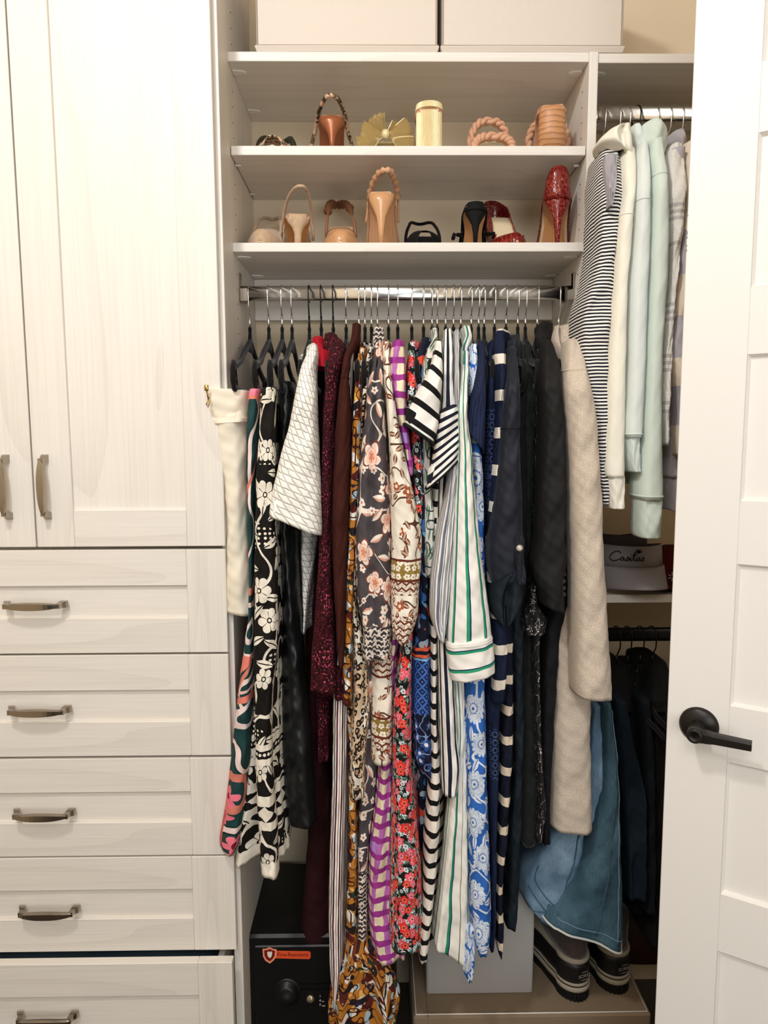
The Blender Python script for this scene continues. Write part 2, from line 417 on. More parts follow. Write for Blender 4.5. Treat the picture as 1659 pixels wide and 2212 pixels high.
# ---------------------------------------------------------------- fabric boxes on the top shelf
def fabric(name, c, amt=.12, sc=700, rough=.9):
    m = M(name, rough, .2, 0, .1); v = m.vec(sc, src='Object'); f = m.noise(v, 1.0, 2.0); m.bump(f, .25, .0006)
    return m.out(m.mix(m.mul(f, amt), c, (0, 0, 0, 1)))
BOXF = fabric('box_linen', '#ded2c6'); PIPE = fabric('box_piping', '#b7a798', .2)
def storage_box(xa, xb, ybot, label, y0=.004):
    x0 = P(xa, 60, y0)[0]; x1 = P(xb, 60, y0)[0]; z0 = ZS1+TH+.0005
    o = empty('storage_box', ((x0+x1)/2, y0+.13, z0), label, 'box', 'fabric boxes on the top shelf')
    G().box((x0+.004, y0+.004, z0+.014), (x1-.004, y0+.265, z0+.235), .004).done('box_body', BOXF, o)
    g = G(); ring = []
    for zz, i in ((0, .012), (.0035, .004), (.012, .0), (.0145, .0015)):
        ring.append([(x0+i, y0+i, z0+zz), (x0*.66+x1*.34, y0+i-.0008, z0+zz+(.0012 if zz == 0 else 0)), (x1-i, y0+i, z0+zz), (x1-i, y0+.268-i, z0+zz), (x0+i, y0+.268-i, z0+zz)])
    g.loft(ring); g.done('lid_rim', BOXF, o)
    g = G()
    for q in (0.002,):
        a, b, c2, d = x0+q, x1-q, y0+q, y0+.266
        g.tube([(a, c2, z0+.0155), (b, c2, z0+.0155), (b, d, z0+.0155), (a, d, z0+.0155)], .0011, 6, True, up=(0, 0, 1))
        for xx in (a+.003, b-.003): g.tube([(xx, c2+.001, z0+.016), (xx, c2+.001, z0+.235)], .0013, 6)
    g.done('piping', PIPE, o); return o
storage_box(549, 949, 108, 'left of two putty grey fabric storage boxes on the top shelf')
storage_box(951.5, 1351, 111, 'right of two putty grey fabric storage boxes, nearer the divider panel')
# ---------------------------------------------------------------- entry door on the right
DU = np.array([.845, -.535, 0.0]); DU /= np.linalg.norm(DU); DN = np.array([-DU[1]*-1*-1, 0, 0]); DN = np.array([DU[1], -DU[0], 0.0])   # DN points at the viewer
DE = P(1459, 1106, -.35); DE[2] = 0
def PD(px, py, off=0.0):
    d = ray(px, py); b = DE+DN*off; t = np.dot(b-CAM, DN)/np.dot(d, DN); q = CAM+d*t
    return float(np.dot(q-DE, DU)), q[2]
door = empty('door_1', DE, 'white painted panel door with black lever standing open on the right'); tag(door, kind='structure')
def D3(u, n, z): return DE+DU*u+DN*n+np.array([0, 0, z])
DW, DTH, DZ = .762, .036, 2.44
px_pan = [((1647, 284), (1628, 620)), ((1618, 765), (1602, 1083)), ((1590, 1218), (1575, 1525)), ((1567, 1645), (1552, 1930)), ((1545, 2052), None)]
us = [PD(*q)[0] for a, b in px_pan for q in (a, b) if q is not None]; u0 = float(np.mean(us)); u1 = DW-u0
zs = [(PD(*a)[1], PD(*b)[1] if b else None) for a, b in px_pan]
hgt = float(np.mean([a-b for a, b in zs if b])); gap = float(np.mean([zs[i][1]-zs[i+1][0] for i in range(4)]))
pan = [[a, b if b else a-hgt] for a, b in zs]; top_a = pan[0][0]+gap
pan = [[min(top_a+hgt, DZ-.1), top_a]]+pan
def dbox(g, ua, ub, za, zb2, n0, n1, bev=0.0):
    h = G().box((ua, n0, za), (ub, n1, zb2), bev); h.xf(lambda v: D3(v[0], v[1], v[2])); g.add(h.v, [f[::-1] for f in h.f]); return g
dbox(G(), 0, u0, .008, DZ, -DTH, 0, .0012).done('stile', WHITE, door); dbox(G(), u1, DW, .008, DZ, -DTH, 0, .0012).done('stile', WHITE, door)
edges = [DZ]+[q for p2 in pan for q in p2]+[.008]
for i in range(0, len(edges), 2):
    dbox(G(), u0, u1, edges[i+1], edges[i], -DTH, -.0002).done('rail', WHITE, door)
for a, b in pan:
    g = G(); rec = .009
    R = [[(u0, 0, a), (u1, 0, a), (u1, 0, b), (u0, 0, b)], [(u0+.005, -rec, a-.005), (u1-.005, -rec, a-.005), (u1-.005, -rec, b+.005), (u0+.005, -rec, b+.005)]]
    g.loft([[D3(*q) for q in r] for r in R], cap0=False, cap1=True); g.f = [f for f in g.f]
    h = dbox(G(), u0, u1, b, a, -DTH, -.02); g.add(h.v, h.f); g.done('panel', WHITE, door)
def dl(g): return g.xf(lambda v: D3(v[0], v[1], v[2]))
uh, zh = PD(1510, 1566)
lev = empty('lever_handle', D3(uh, 0, zh)); lev.parent = door; lev.location = tuple(WL[lev.name]-DE)
g = G(); pr = [(.0, .0125), (.009, .0125), (.016, .0115), (.028, .007), (.0325, .003), (.0325, 0)]
dl(G().lathe([(r, h) for r, h in pr[::-1]], (uh, 0, zh), axis=1, n=40)).done('rosette', BRONZE, lev, smooth=True)
g = G().lathe([(.0135, .006), (.0135, .05), (.0125, .056), (.008, .058), (.0075, .0565), (.0, .0565)], (uh, 0, zh), axis=1, n=28); dl(g).done('spindle', BRONZE, lev, smooth=True)
g = G(); rings = []
for t, w, h2 in ((0, .010, .0055), (.15, .0105, .006), (.3, .0088, .0058), (1, .0075, .0055)):
    u = uh+.006+t*.080; c2 = .047
    rings.append([(u, c2-h2, zh+w), (u, c2+h2*.6, zh+w), (u, c2+h2, zh+w*.4), (u, c2+h2, zh-w), (u, c2-h2, zh-w)])
g.loft(rings); dl(g).done('lever', BRONZE, lev, smooth=False)
g = G()
for q, (py, l) in enumerate(((502, .006), (512, .004), (530, .003), (540, .004), (465, .002))):
    u, z = PD(1491-q*.3, py); dbox(g, .0002, .0016, z-l/2, z+l/2, .0, .0003)
g.done('paint_chip', STEEL, door)['kind'] = 'stuff'
# ================================================================= fabrics
def f_plain(name, c, rough=.85, amt=.12, sc=900, st=.3, sheen=0.0, spec=.25):
    m = M(name, rough, spec, 0, sheen); return m.out(m.weave(c, amt, sc, st))
def f_cream_skirt():
    m = M('cream_leather', .55, .35); f = m.noise(m.vec(60), 1, 3); m.bump(m.noise(m.vec(500), 1, 2), .12, .0006); return m.out(m.mix(m.mul(f, .25), '#eee4d0', '#cdbd9f'))
def f_teal():
    m = M('teal_scroll_print', .7, .25); uv = m.sep(m.tc()); 
    a = m.vine(13, .024, (3, 1, 0), .5, .7); a2 = m.vine(13, .036, (3, 1, 0), .5, .7); b = m.vine(10, .02, (9, 4, 0), .47, .5)
    sw = m.noise(m.vec((7, 5, 1), (1, 2, 0)), 1, 0); blob = m.lt(.64, m.noise(m.vec((16, 11, 1), (5, 7, 0)), 1, 0)); blob2 = m.lt(.72, m.noise(m.vec((16, 11, 1), (5, 7, 0)), 1, 0))
    fl, rad, w, lim = m.flower(m.cells(18, .6, (.3, .9, 0)), .42, 5, .5); V_ = lambda y: VV(842, y); low = m.lt(V_(1700), uv[1], .01)
    band = m.band(uv[1], V_(1420), V_(1600)); st = m.stripes(m.add(m.mul(sw, .3), m.mul(uv[0], .5)), .06, .24); st2 = m.stripes(m.add(m.mul(sw, .3), m.mul(uv[0], .5)), .06, .10, .012)
    c = m.layers('#1a3e3e', [(a2, '#14282a'), (a, '#ead4cd'), (blob, '#e9d3cf'), (blob2, '#1a3e3e'), (b, '#d97f6c'), (m.mul(band, st), '#e2806f'), (m.mul(band, st2), '#f2c5bb'),
        (m.mul(fl, low), '#f0788c'), (m.mul(m.lt(rad, .12), low), '#7d1830'), (m.mul(m.lt(V_(1760), uv[1]), m.lt(uv[0], -.012)), '#c95f58'), (m.lt(uv[1], .013), '#f2849a'), (m.band(uv[1], .013, .02), '#e8846f')])
    return m.out(m.weave(c, .06))
def f_bw(panels=True):
    m = M('black_cream_botanical_print', .8, .2); uv = m.sep(m.tc()); cr = '#ece3d3'
    c1 = m.cells((21, 15), .6, (.2, .4, 0)); fl, rad, w, lim = m.flower(c1, .40, 6, .38, .6); fl = m.mul(fl, m.lt(.3, c1[3]))
    vein = m.lt(w, .3); ctr = m.lt(rad, .09); ctr2 = m.lt(rad, .05)
    c2 = m.cells((25, 18), .75, (.7, .1, 0)); lf, lu, lv = m.leaf(c2, .46, .15); rib = m.lt(m.op('ABSOLUTE', lv), .022)
    vn = m.vine(15, .016, (2, 3, 0), .5, .6); dots = m.cells(95, .25); dt = m.lt(m.polar(dots[0], dots[1])[0], .26); dz = m.lt(.63, m.noise(m.vec((9, 12, 1), (4, 4, 0)), 1, 0))
    c = m.layers('#14110e', [(vn, cr), (lf, cr), (m.mul(lf, rib), '#14110e'), (m.mul(dz, dt), cr), (fl, cr), (m.mul(fl, vein), '#14110e'), (m.mul(fl, ctr), '#14110e'), (m.mul(fl, ctr2), cr)])
    if panels:
        V_ = lambda y: VV(842, y, -.165); v = uv[1]; x = m.op('ABSOLUTE', m.op('SUBTRACT', m.op('FRACT', m.add(m.op('DIVIDE', uv[0], .042), .5)), .5))
        y0, y1 = V_(1738), V_(1772); y = m.op('ABSOLUTE', m.op('DIVIDE', m.op('SUBTRACT', v, (y0+y1)/2), (y1-y0)*1.05))
        dia = m.lt(m.add(x, y), .48); dv = (V_(1632)+V_(1622))/2; dots2 = m.lt(m.polar(m.op('SUBTRACT', m.op('FRACT', m.op('DIVIDE', uv[0], .010)), .5), m.mul(m.op('SUBTRACT', v, dv), 100))[0], .36)
        L = [(m.band(v, V_(1606), V_(1619)), cr), (m.band(v, V_(1619), V_(1636)), '#14110e'), (m.mul(m.band(v, V_(1619), V_(1636)), dots2), cr), (m.band(v, V_(1636), V_(1650)), cr), (m.band(v, V_(1716), V_(1790)), cr), (m.mul(m.band(v, y0, y1), m.op('SUBTRACT', 1.0, dia)), '#14110e'), (m.lt(V_(1862), v), cr)]
        c = m.layers(c, L)
    return m.out(m.weave(c, .05))
def f_waffle():
    m = M('white_waffle_knit', .9, .2); w = m.warp(m.vec(1), .0045, 120); q = m.sep(w)
    a = m.op('ABSOLUTE', m.op('SUBTRACT', m.op('FRACT', m.op('DIVIDE', m.add(q[1], m.mul(q[0], -.08)), .0135)), .5))
    b = m.op('ABSOLUTE', m.op('SUBTRACT', m.op('FRACT', m.op('DIVIDE', m.add(q[0], m.mul(q[1], -.62)), .0135)), .5))
    d = m.op('MAXIMUM', a, b); groove = m.op('POWER', m.mul(d, 2.0), 6.0)
    h = m.add(m.op('SUBTRACT', 1.0, groove), m.mul(m.noise(m.vec(700), 1, 2), .12)); m.bump(h, .8, .003)
    return m.out(m.mix(m.mul(groove, .22), '#f3f0e8', '#cdc3b0'))
def f_red():
    m = M('crimson_velvet', .6, .25, 0, .6); m.b.inputs['Sheen Tint'].default_value = lin('#ff4050'); f = m.noise(m.vec((70, 20, 1)), 1, 3); return m.out(m.mix(f, '#b81226', '#7d0714'))
def f_tweed():
    m = M('burgundy_boucle_knit', .9, .2); q = m.vec((330, 170, 1)); n = m.noise(q, 1, 2, .6); n2 = m.noise(m.vec((330, 170, 1), (7, 3, 0)), 1, 1); big = m.noise(m.vec((22, 14, 1)), 1, 1)
    c = m.layers('#1d070b', [(m.lt(.5, n), '#3d0d15'), (m.lt(.60, n2), '#641a28'), (m.mul(m.lt(.62, m.add(m.mul(n, .75), m.mul(big, .3))), m.lt(.48, n2)), '#d0566f'), (m.lt(.74, n), '#d88a8e')])
    m.bump(n, .9, .003); return m.out(c)
def f_brown():
    m = M('brown_fine_knit', .95, .08); n = m.noise(m.vec((500, 350, 1)), 1, 2); m.bump(n, .4, .0012); return m.out(m.mix(n, '#4c2721', '#321713'))
def f_mustard():
    m = M('mustard_floral_print', .75, .25); v = m.warp(m.vec(1), .02, 25)
    def blot(sx, sy, off, lev): return m.lt(lev, m.noise(m.vec((sx, sy, 1), off), 1, .6))
    c = m.layers('#b9772c', [(blot(34, 28, (1, 2, 0), .57), '#ece6da'), (blot(44, 36, (5, 1, 0), .6), '#1c1a1c'), (blot(38, 32, (9, 3, 0), .62), '#5a201c'), (blot(50, 38, (2, 8, 0), .64), '#a9c0cb'), (blot(30, 34, (4, 6, 0), .66), '#2e3a2a'), (blot(60, 50, (7, 7, 0), .68), '#e9b45c'), (blot(40, 40, (3, 9, 0), .70), '#2a2350'),
        (m.vine(46, .03, (6, 2, 0)), '#3a1512')])
    return m.out(m.weave(c, .05))
def f_vstripe(name, cols, period, wob=.0, rough=.8, base='#f1ede6'):
    """cols: list of (start, end, colour) as parts of the period, across the cloth"""
    m = M(name, rough, .2); q = m.sep(m.tc()); u = q[0]
    if wob: u = m.add(u, m.mul(m.op('SUBTRACT', m.noise(m.vec((20, 12, 1)), 1, 1), .5), wob))
    f = m.op('FRACT', m.add(m.op('DIVIDE', u, period), 10.37)); c = base
    for a, b, col in cols: c = m.mix(m.band(f, a, b), c, col)
    return m.out(m.weave(c, .06))
def f_hstripe(name, cols, period, off=0.0, rough=.8, base='#f1ede6', wob=0.0, tilt=0.0, st=.3):
    m = M(name, rough, .2); q = m.sep(m.tc()); v = m.add(q[1], off)
    if tilt: v = m.add(v, m.mul(q[0], tilt))
    if wob: v = m.add(v, m.mul(m.op('SUBTRACT', m.noise(m.vec((30, 14, 1)), 1, 1), .5), wob))
    f = m.op('FRACT', m.op('DIVIDE', v, period)); c = base
    for a, b, col in cols: c = m.mix(m.band(f, a, b), c, col)
    return m.out(m.weave(c, .06, st=st))
def f_bands(name, base, bands, rough=.85, sc=900, st=.3):
    """colour bands at given distances down the cloth"""
    m = M(name, rough, .2); v = m.sep(m.tc())[1]; c = base
    for a, b, col in bands: c = m.mix(m.band(v, a, b), c, col)
    return m.out(m.weave(c, .08, sc, st))
def f_leopard():
    m = M('leopard_print', .7, .25); v = m.warp(m.vec((80, 62, 1)), .5, 1.3); o = m.voro(v, 'F1', .95); n = m.noise(m.vec((90, 70, 1), (3, 3, 0)), 1, 1)
    dd = m.add(o[0], m.mul(m.op('SUBTRACT', n, .5), .35)); ring = m.mul(m.band(dd, .20, .47), m.lt(.37, m.noise(m.vec((75, 75, 1), (8, 1, 0)), 1, 0))); big = m.noise(m.vec((14, 9, 1)), 1, 0)
    c = m.layers('#ece1d0', [(m.lt(.5, big), '#d9bfa0'), (m.lt(dd, .2), '#b08a68'), (ring, '#141110')]); return m.out(m.weave(c, .05))
def f_charcoal(lace=()):
    m = M('charcoal_peach_floral_print', .65, .3); cr = '#efe2d4'; v = m.sep(m.tc())[1]
    c1 = m.cells((20, 15), .75, (.4, .2, 0), .25); fl, rad, w, lim = m.flower(c1, .42, 5, .5, .7); fl = m.mul(fl, m.lt(.35, c1[3])); q = m.op('DIVIDE', rad, lim)
    c2 = m.cells((30, 22), .8, (.1, .6, 0)); lf, lu, lv = m.leaf(c2, .44, .15); lf = m.mul(lf, m.lt(.3, c2[2])); c3 = m.cells((46, 38), .8, (.8, .3, 0)); sm, r3, w3, l3 = m.flower(c3, .40, 5, .4); keep = m.lt(.62, c3[2])
    vn = m.vine(17, .011, (4, 2, 0), .5, .7); edge = m.lt(.84, q)
    c = m.layers('#4a4346', [(vn, cr), (lf, cr), (m.mul(lf, m.lt(lv, -.03)), '#d99a84'), (m.mul(sm, keep), cr), (m.mul(m.lt(r3, .1), keep), '#b9694f'),
        (fl, cr), (m.mul(fl, m.lt(q, .66)), '#e8b49c'), (m.mul(fl, m.lt(m.op('FRACT', m.mul(rad, 11)), .3)), '#f3e3d6'), (m.mul(fl, m.lt(q, .3)), '#d58a6c'), (m.mul(fl, edge), '#7d4438')])
    for a, b in lace:
        t = m.band(v, a, b); x = m.noise(m.vec((110, 90, 1)), 1, 1); arc = m.op('ABSOLUTE', m.op('SINE', m.mul(m.sep(m.tc())[0], 330))); l2 = m.lt(m.op('ABSOLUTE', m.op('SUBTRACT', m.op('FRACT', m.add(m.mul(v, 95), m.mul(arc, .35))), .5)), .17)
        c = m.mix(t, c, '#3b3436'); c = m.mix(m.mul(t, m.op('MAXIMUM', l2, m.lt(.57, x))), c, '#e6d9cc')
    return m.out(m.weave(c, .05))
def f_boho(bands):
    m = M('cream_bordered_floral_print', .8, .2); uv = m.sep(m.tc()); v = uv[1]
    c2 = m.cells((48, 40), .85, (.1, .6, 0)); lf, lu, lv = m.leaf(c2, .46, .2); rim = m.lt(.075, m.op('ABSOLUTE', lv)); vn = m.vine(24, .018, (4, 2, 0), .5, .8); big = m.lt(.40, m.noise(m.vec((13, 10, 1), (2, 6, 0)), 1, 0))
    c1 = m.cells((40, 34), .5, (.9, .2, 0)); fl, rad, w, lim = m.flower(c1, .4, 5, .4)
    slub = m.mul(m.noise(m.vec((40, 420, 1)), 1, 1), .14); c = m.mix(slub, '#f2e9da', '#b9a888')
    c = m.layers(c, [(m.mul(vn, big), '#59382a'), (m.mul(lf, big), '#e8c7a8'), (m.mul(m.mul(lf, m.op('MAXIMUM', rim, m.lt(m.op('ABSOLUTE', lv), .02))), big), '#5d2c1e'), (m.mul(m.mul(fl, m.lt(.7, c1[2])), big), '#a85a3c'), (m.mul(m.lt(rad, .12), m.mul(big, m.lt(.7, c1[2]))), '#f2d9c2')])
    for a, b, k in bands:
        t = m.band(v, a, b)
        if k == 'gold':
            g1 = m.cells((62, 62), .35, (.2, 0, 0)); gf, gr, gw, gl = m.flower(g1, .48, 5, .35); c = m.mix(t, c, '#93783a'); c = m.mix(m.mul(t, gf), c, '#f3ead9'); c = m.mix(m.mul(t, m.lt(gr, .1)), c, '#93783a')
        elif k == 'lace':
            z = m.lt(m.op('ABSOLUTE', m.op('SUBTRACT', m.op('FRACT', m.add(m.mul(v, 75), m.mul(m.op('PINGPONG', m.mul(uv[0], 60), .5), 1.0))), .5)), .16); x = m.lt(m.op('ABSOLUTE', m.op('SUBTRACT', m.noise(m.vec((120, 100, 1)), 1, 0), .5)), .03)
            c = m.mix(t, c, '#e9dccb'); c = m.mix(m.mul(t, m.op('MAXIMUM', z, x)), c, '#6a3326')
        else:
            c = m.mix(t, c, '#6a2f22')
    return m.out(m.weave(c, .05))
def f_check():
    m = M('magenta_cream_check_print', .75, .25); q = m.sep(m.warp(m.vec(1), .007, 60)); uu = m.op('DIVIDE', m.add(q[0], m.mul(q[1], .12)), .034); vv = m.op('DIVIDE', q[1], .034)
    fu, fv = m.op('FRACT', m.add(uu, 20.2)), m.op('FRACT', vv); cell = m.noise(m.comb(m.op('FLOOR', uu), m.op('FLOOR', vv), 0), 3.1, 0); sq = m.mul(m.band(fu, .36, .97), m.band(fv, .36, .97)); hb = m.band(fv, .36, .97)
    wash = m.noise(m.vec(45), 1, 2); mg = m.mix(wash, '#ab3a94', '#872c80')
    c = m.mix(hb, mg, m.mix(wash, '#c97fc0', '#a54ea2')); c = m.mix(sq, c, m.mix(wash, '#f0e4c6', '#e2d2ae')); c = m.mix(m.mul(sq, m.lt(.70, cell)), c, '#b58bd6')
    return m.out(m.weave(c, .05))
def f_redfloral():
    m = M('red_pink_floral_print', .7, .25); c = '#151314'
    for sc, off, R, n, cols in ((86, (.9, .3, 0), .40, 6, ('#cfd8da', '#7f9a94', '#1a1a1a')), (74, (.5, .1, 0), .44, 6, ('#efeceb', '#9db9c4', '#1a1a1a')), (58, (.2, .7, 0), 0, 0, None), (40, (.1, .4, 0), .47, 5, ('#ee5f6c', '#f49aa8', '#3a1218')), (36, (.7, .9, 0), .42, 5, ('#e2352f', '#f26a55', '#4a0d0d'))):
        cell = m.cells(sc, .85, off)
        if cols is None:
            lf, a, b = m.leaf(cell, .48, .2); c = m.mix(m.mul(lf, m.lt(.2, cell[2])), c, '#5f8270'); c = m.mix(m.mul(m.mul(lf, m.lt(b, -.02)), m.lt(.2, cell[2])), c, '#2f4a3f'); continue
        fl, rad, w, lim = m.flower(cell, R, n, .35); k = m.mul(fl, m.lt(.42, cell[2]))
        c = m.layers(c, [(k, cols[0]), (m.mul(k, m.lt(m.op('SUBTRACT', rad, m.mul(w, .12)), .12)), cols[1]), (m.mul(k, m.lt(rad, .07)), cols[2])])
    return m.out(m.weave(c, .05))
def f_navymulti():
    m = M('navy_multicolour_print', .75, .25); uv = m.sep(m.tc()); v = uv[1]; b = lambda s, o, l: m.lt(l, m.noise(m.vec((s, s*.8, 1), o), 1, .6))
    c = m.layers('#151a2e', [(b(34, (1, 1, 0), .58), '#3d6fb5'), (b(40, (4, 2, 0), .63), '#a9b8c8'), (b(36, (7, 5, 0), .64), '#e2502f'), (b(60, (2, 7, 0), .66), '#6fb0d8')])
    V_ = lambda y: VV(733, y, -.12); t = m.band(v, V_(1430), V_(1545)); v0 = V_(1405); x = m.op('PINGPONG', m.mul(uv[0], 52), .5); y = m.op('PINGPONG', m.mul(v, 46), .5); r = m.add(x, y); g = m.lt(m.op('ABSOLUTE', m.op('SUBTRACT', m.op('FRACT', m.mul(r, 2.0)), .5)), .2)
    c = m.mix(t, c, '#3f69b8'); c = m.mix(m.mul(t, g), c, '#131a36')
    for a, e, col in ((v0, v0+.007, '#e8653f'), (v0+.009, v0+.013, '#0e1020'), (v0+.015, v0+.021, '#e8653f'), (v0+.023, v0+.027, '#86c0e0')): c = m.mix(m.band(v, a, e), c, col)
    low = m.lt(V_(1545), v); fl, rad, w, lim = m.flower(m.cells(36, .8), .44, 6, .4); c = m.mix(low, c, '#10152e'); c = m.layers(c, [(m.mul(low, fl), '#2c4c8e'), (m.mul(low, m.lt(rad, .16)), '#dfe0e8'), (m.mul(low, m.vine(40, .02)), '#7f98c4')])
    return m.out(m.weave(c, .05))
def f_green():
    m = M('green_toile_leaf_print', .8, .2); c2 = m.cells((40, 26), .85); lf, a, b = m.leaf(c2, .5, .17, 1.2, .9); c3 = m.cells((55, 34), .9, (.4, .6, 0)); l2, a2, b2 = m.leaf(c3, .5, .13, 1.4, .8)
    c = m.layers('#e6e2d8', [(l2, '#7f9481'), (lf, '#54745a'), (m.mul(lf, m.lt(m.op('ABSOLUTE', b), .035)), '#dfe0d2'), (m.vine(26, .02), '#3d4f47')]); return m.out(m.weave(c, .05))
def f_bluefloral():
    m = M('blue_white_block_print', .8, .2); wh = '#dfe4ec'; c1 = m.cells((15, 12), .45, (.3, .2, 0)); fl, rad, w, lim = m.flower(c1, .46, 14, .28, .6); q = m.op('DIVIDE', rad, lim)
    c2 = m.cells((34, 26), .8, (.2, .8, 0)); lf, lu, lv = m.leaf(c2, .46, .2); hatch = m.lt(m.op('FRACT', m.mul(m.noise(m.vec(60), 1, 1), 12)), .3)
    c = m.layers('#2f66b8', [(m.vine(18, .02, (1, 1, 0)), wh), (lf, wh), (m.mul(lf, m.lt(m.op('ABSOLUTE', lv), .03)), '#2f66b8'), (fl, wh), (m.mul(fl, m.mul(hatch, m.lt(.3, q))), '#8eaed6'), (m.mul(fl, m.band(q, .33, .4)), '#2f66b8'), (m.mul(fl, m.lt(q, .12)), '#2f66b8')])
    return m.out(m.weave(c, .05))
def f_rib(name, c, period=.0048, st=.8, rough=.85, dark=.35):
    m = M(name, rough, .2); u = m.sep(m.tc())[0]; h = m.op('ABSOLUTE', m.op('SINE', m.mul(u, math.pi/period))); m.bump(h, st, .0014); return m.out(m.mix(m.mul(m.op('SUBTRACT', 1.0, h), dark), c, (0, 0, 0, 1)))
def f_embroid():
    m = M('navy_cutwork_cotton', .85, .2); uv = m.sep(m.tc()); x = m.op('DIVIDE', uv[0], .012); y = m.op('DIVIDE', uv[1], .017); r = m.polar(m.op('SUBTRACT', m.op('FRACT', m.add(x, 20.5)), .5), m.op('SUBTRACT', m.op('FRACT', y), .5))[0]
    ring = m.band(r, .26, .40); t = m.op('MAXIMUM', m.band(uv[1], VV(739, 900), VV(739, 1110)), m.band(uv[1], VV(739, 1590), VV(739, 1700))); c = m.mix(m.mul(t, ring), '#16203a', '#43557f'); c = m.mix(m.mul(t, m.lt(r, .2)), c, '#0c1226'); m.bump(m.mul(t, ring), .5, .001); return m.out(c)
def f_sparkle():
    m = M('black_silver_thread_lace', .6, .4); n = m.noise(m.vec((55, 26, 1)), 1, 1, .6); g = m.noise(m.vec((430, 260, 1)), 1, 2); t = m.mul(m.lt(m.op('ABSOLUTE', m.op('SUBTRACT', n, .5)), .025), m.lt(.52, g))
    m.set('Metallic', m.mul(t, .8)); m.set('Roughness', m.add(.3, m.mul(m.op('SUBTRACT', 1.0, t), .4))); return m.out(m.mix(t, '#0e0e0f', '#e4e0da'))
def f_coat():
    m = M('oatmeal_wool', .95, .1, 0, .1); a = m.noise(m.vec((620, 430, 1)), 1, 2, .7); b = m.noise(m.vec((420, 640, 1), (3, 3, 0)), 1, 2, .7); c = m.mix(m.lt(.54, a, .12), '#cbbcab', '#ad9a86'); c = m.mix(m.lt(.57, b, .1), c, '#ddd1c3'); m.bump(a, .25, .0010); return m.out(c)
def f_denim(name, base, light, dark):
    m = M(name, .85, .2); g = m.noise(m.vec((700, 60, 1)), 1, 3, .7); fade = m.noise(m.vec((9, 5, 1)), 1, 2); tw = m.noise(m.vec((600, 600, 1)), 1, 1)
    c = m.mix(m.lt(.5, fade, .2), base, light); c = m.mix(m.mul(m.lt(.52, g, .1), .45), c, dark); c = m.mix(m.mul(tw, .3), c, light); m.bump(tw, .3, .0008); return m.out(c)
def f_cardistripe():
    m = M('white_grey_stripe_knit', .95, .12); v = m.sep(m.tc())[1]; c = '#eae6e0'
    for y in (478, 492, 506, 560, 690, 706, 722, 800, 815, 830, 900, 918): c = m.mix(m.band(v, VV(322, y, -.17), VV(322, y+8, -.17)), c, '#c6c1bf')
    n = m.noise(m.vec((260, 420, 1)), 1, 2); m.bump(n, .6, .0018); return m.out(c)
def VV(y0, y, Y=-.15): return float(P(830, y0, Y)[2]-P(830, y, Y)[2])
FM = {}
def fab(k):
    if k not in FM: FM[k] = FABS[k]()
    return FM[k]
CREAM = '#ede6da'
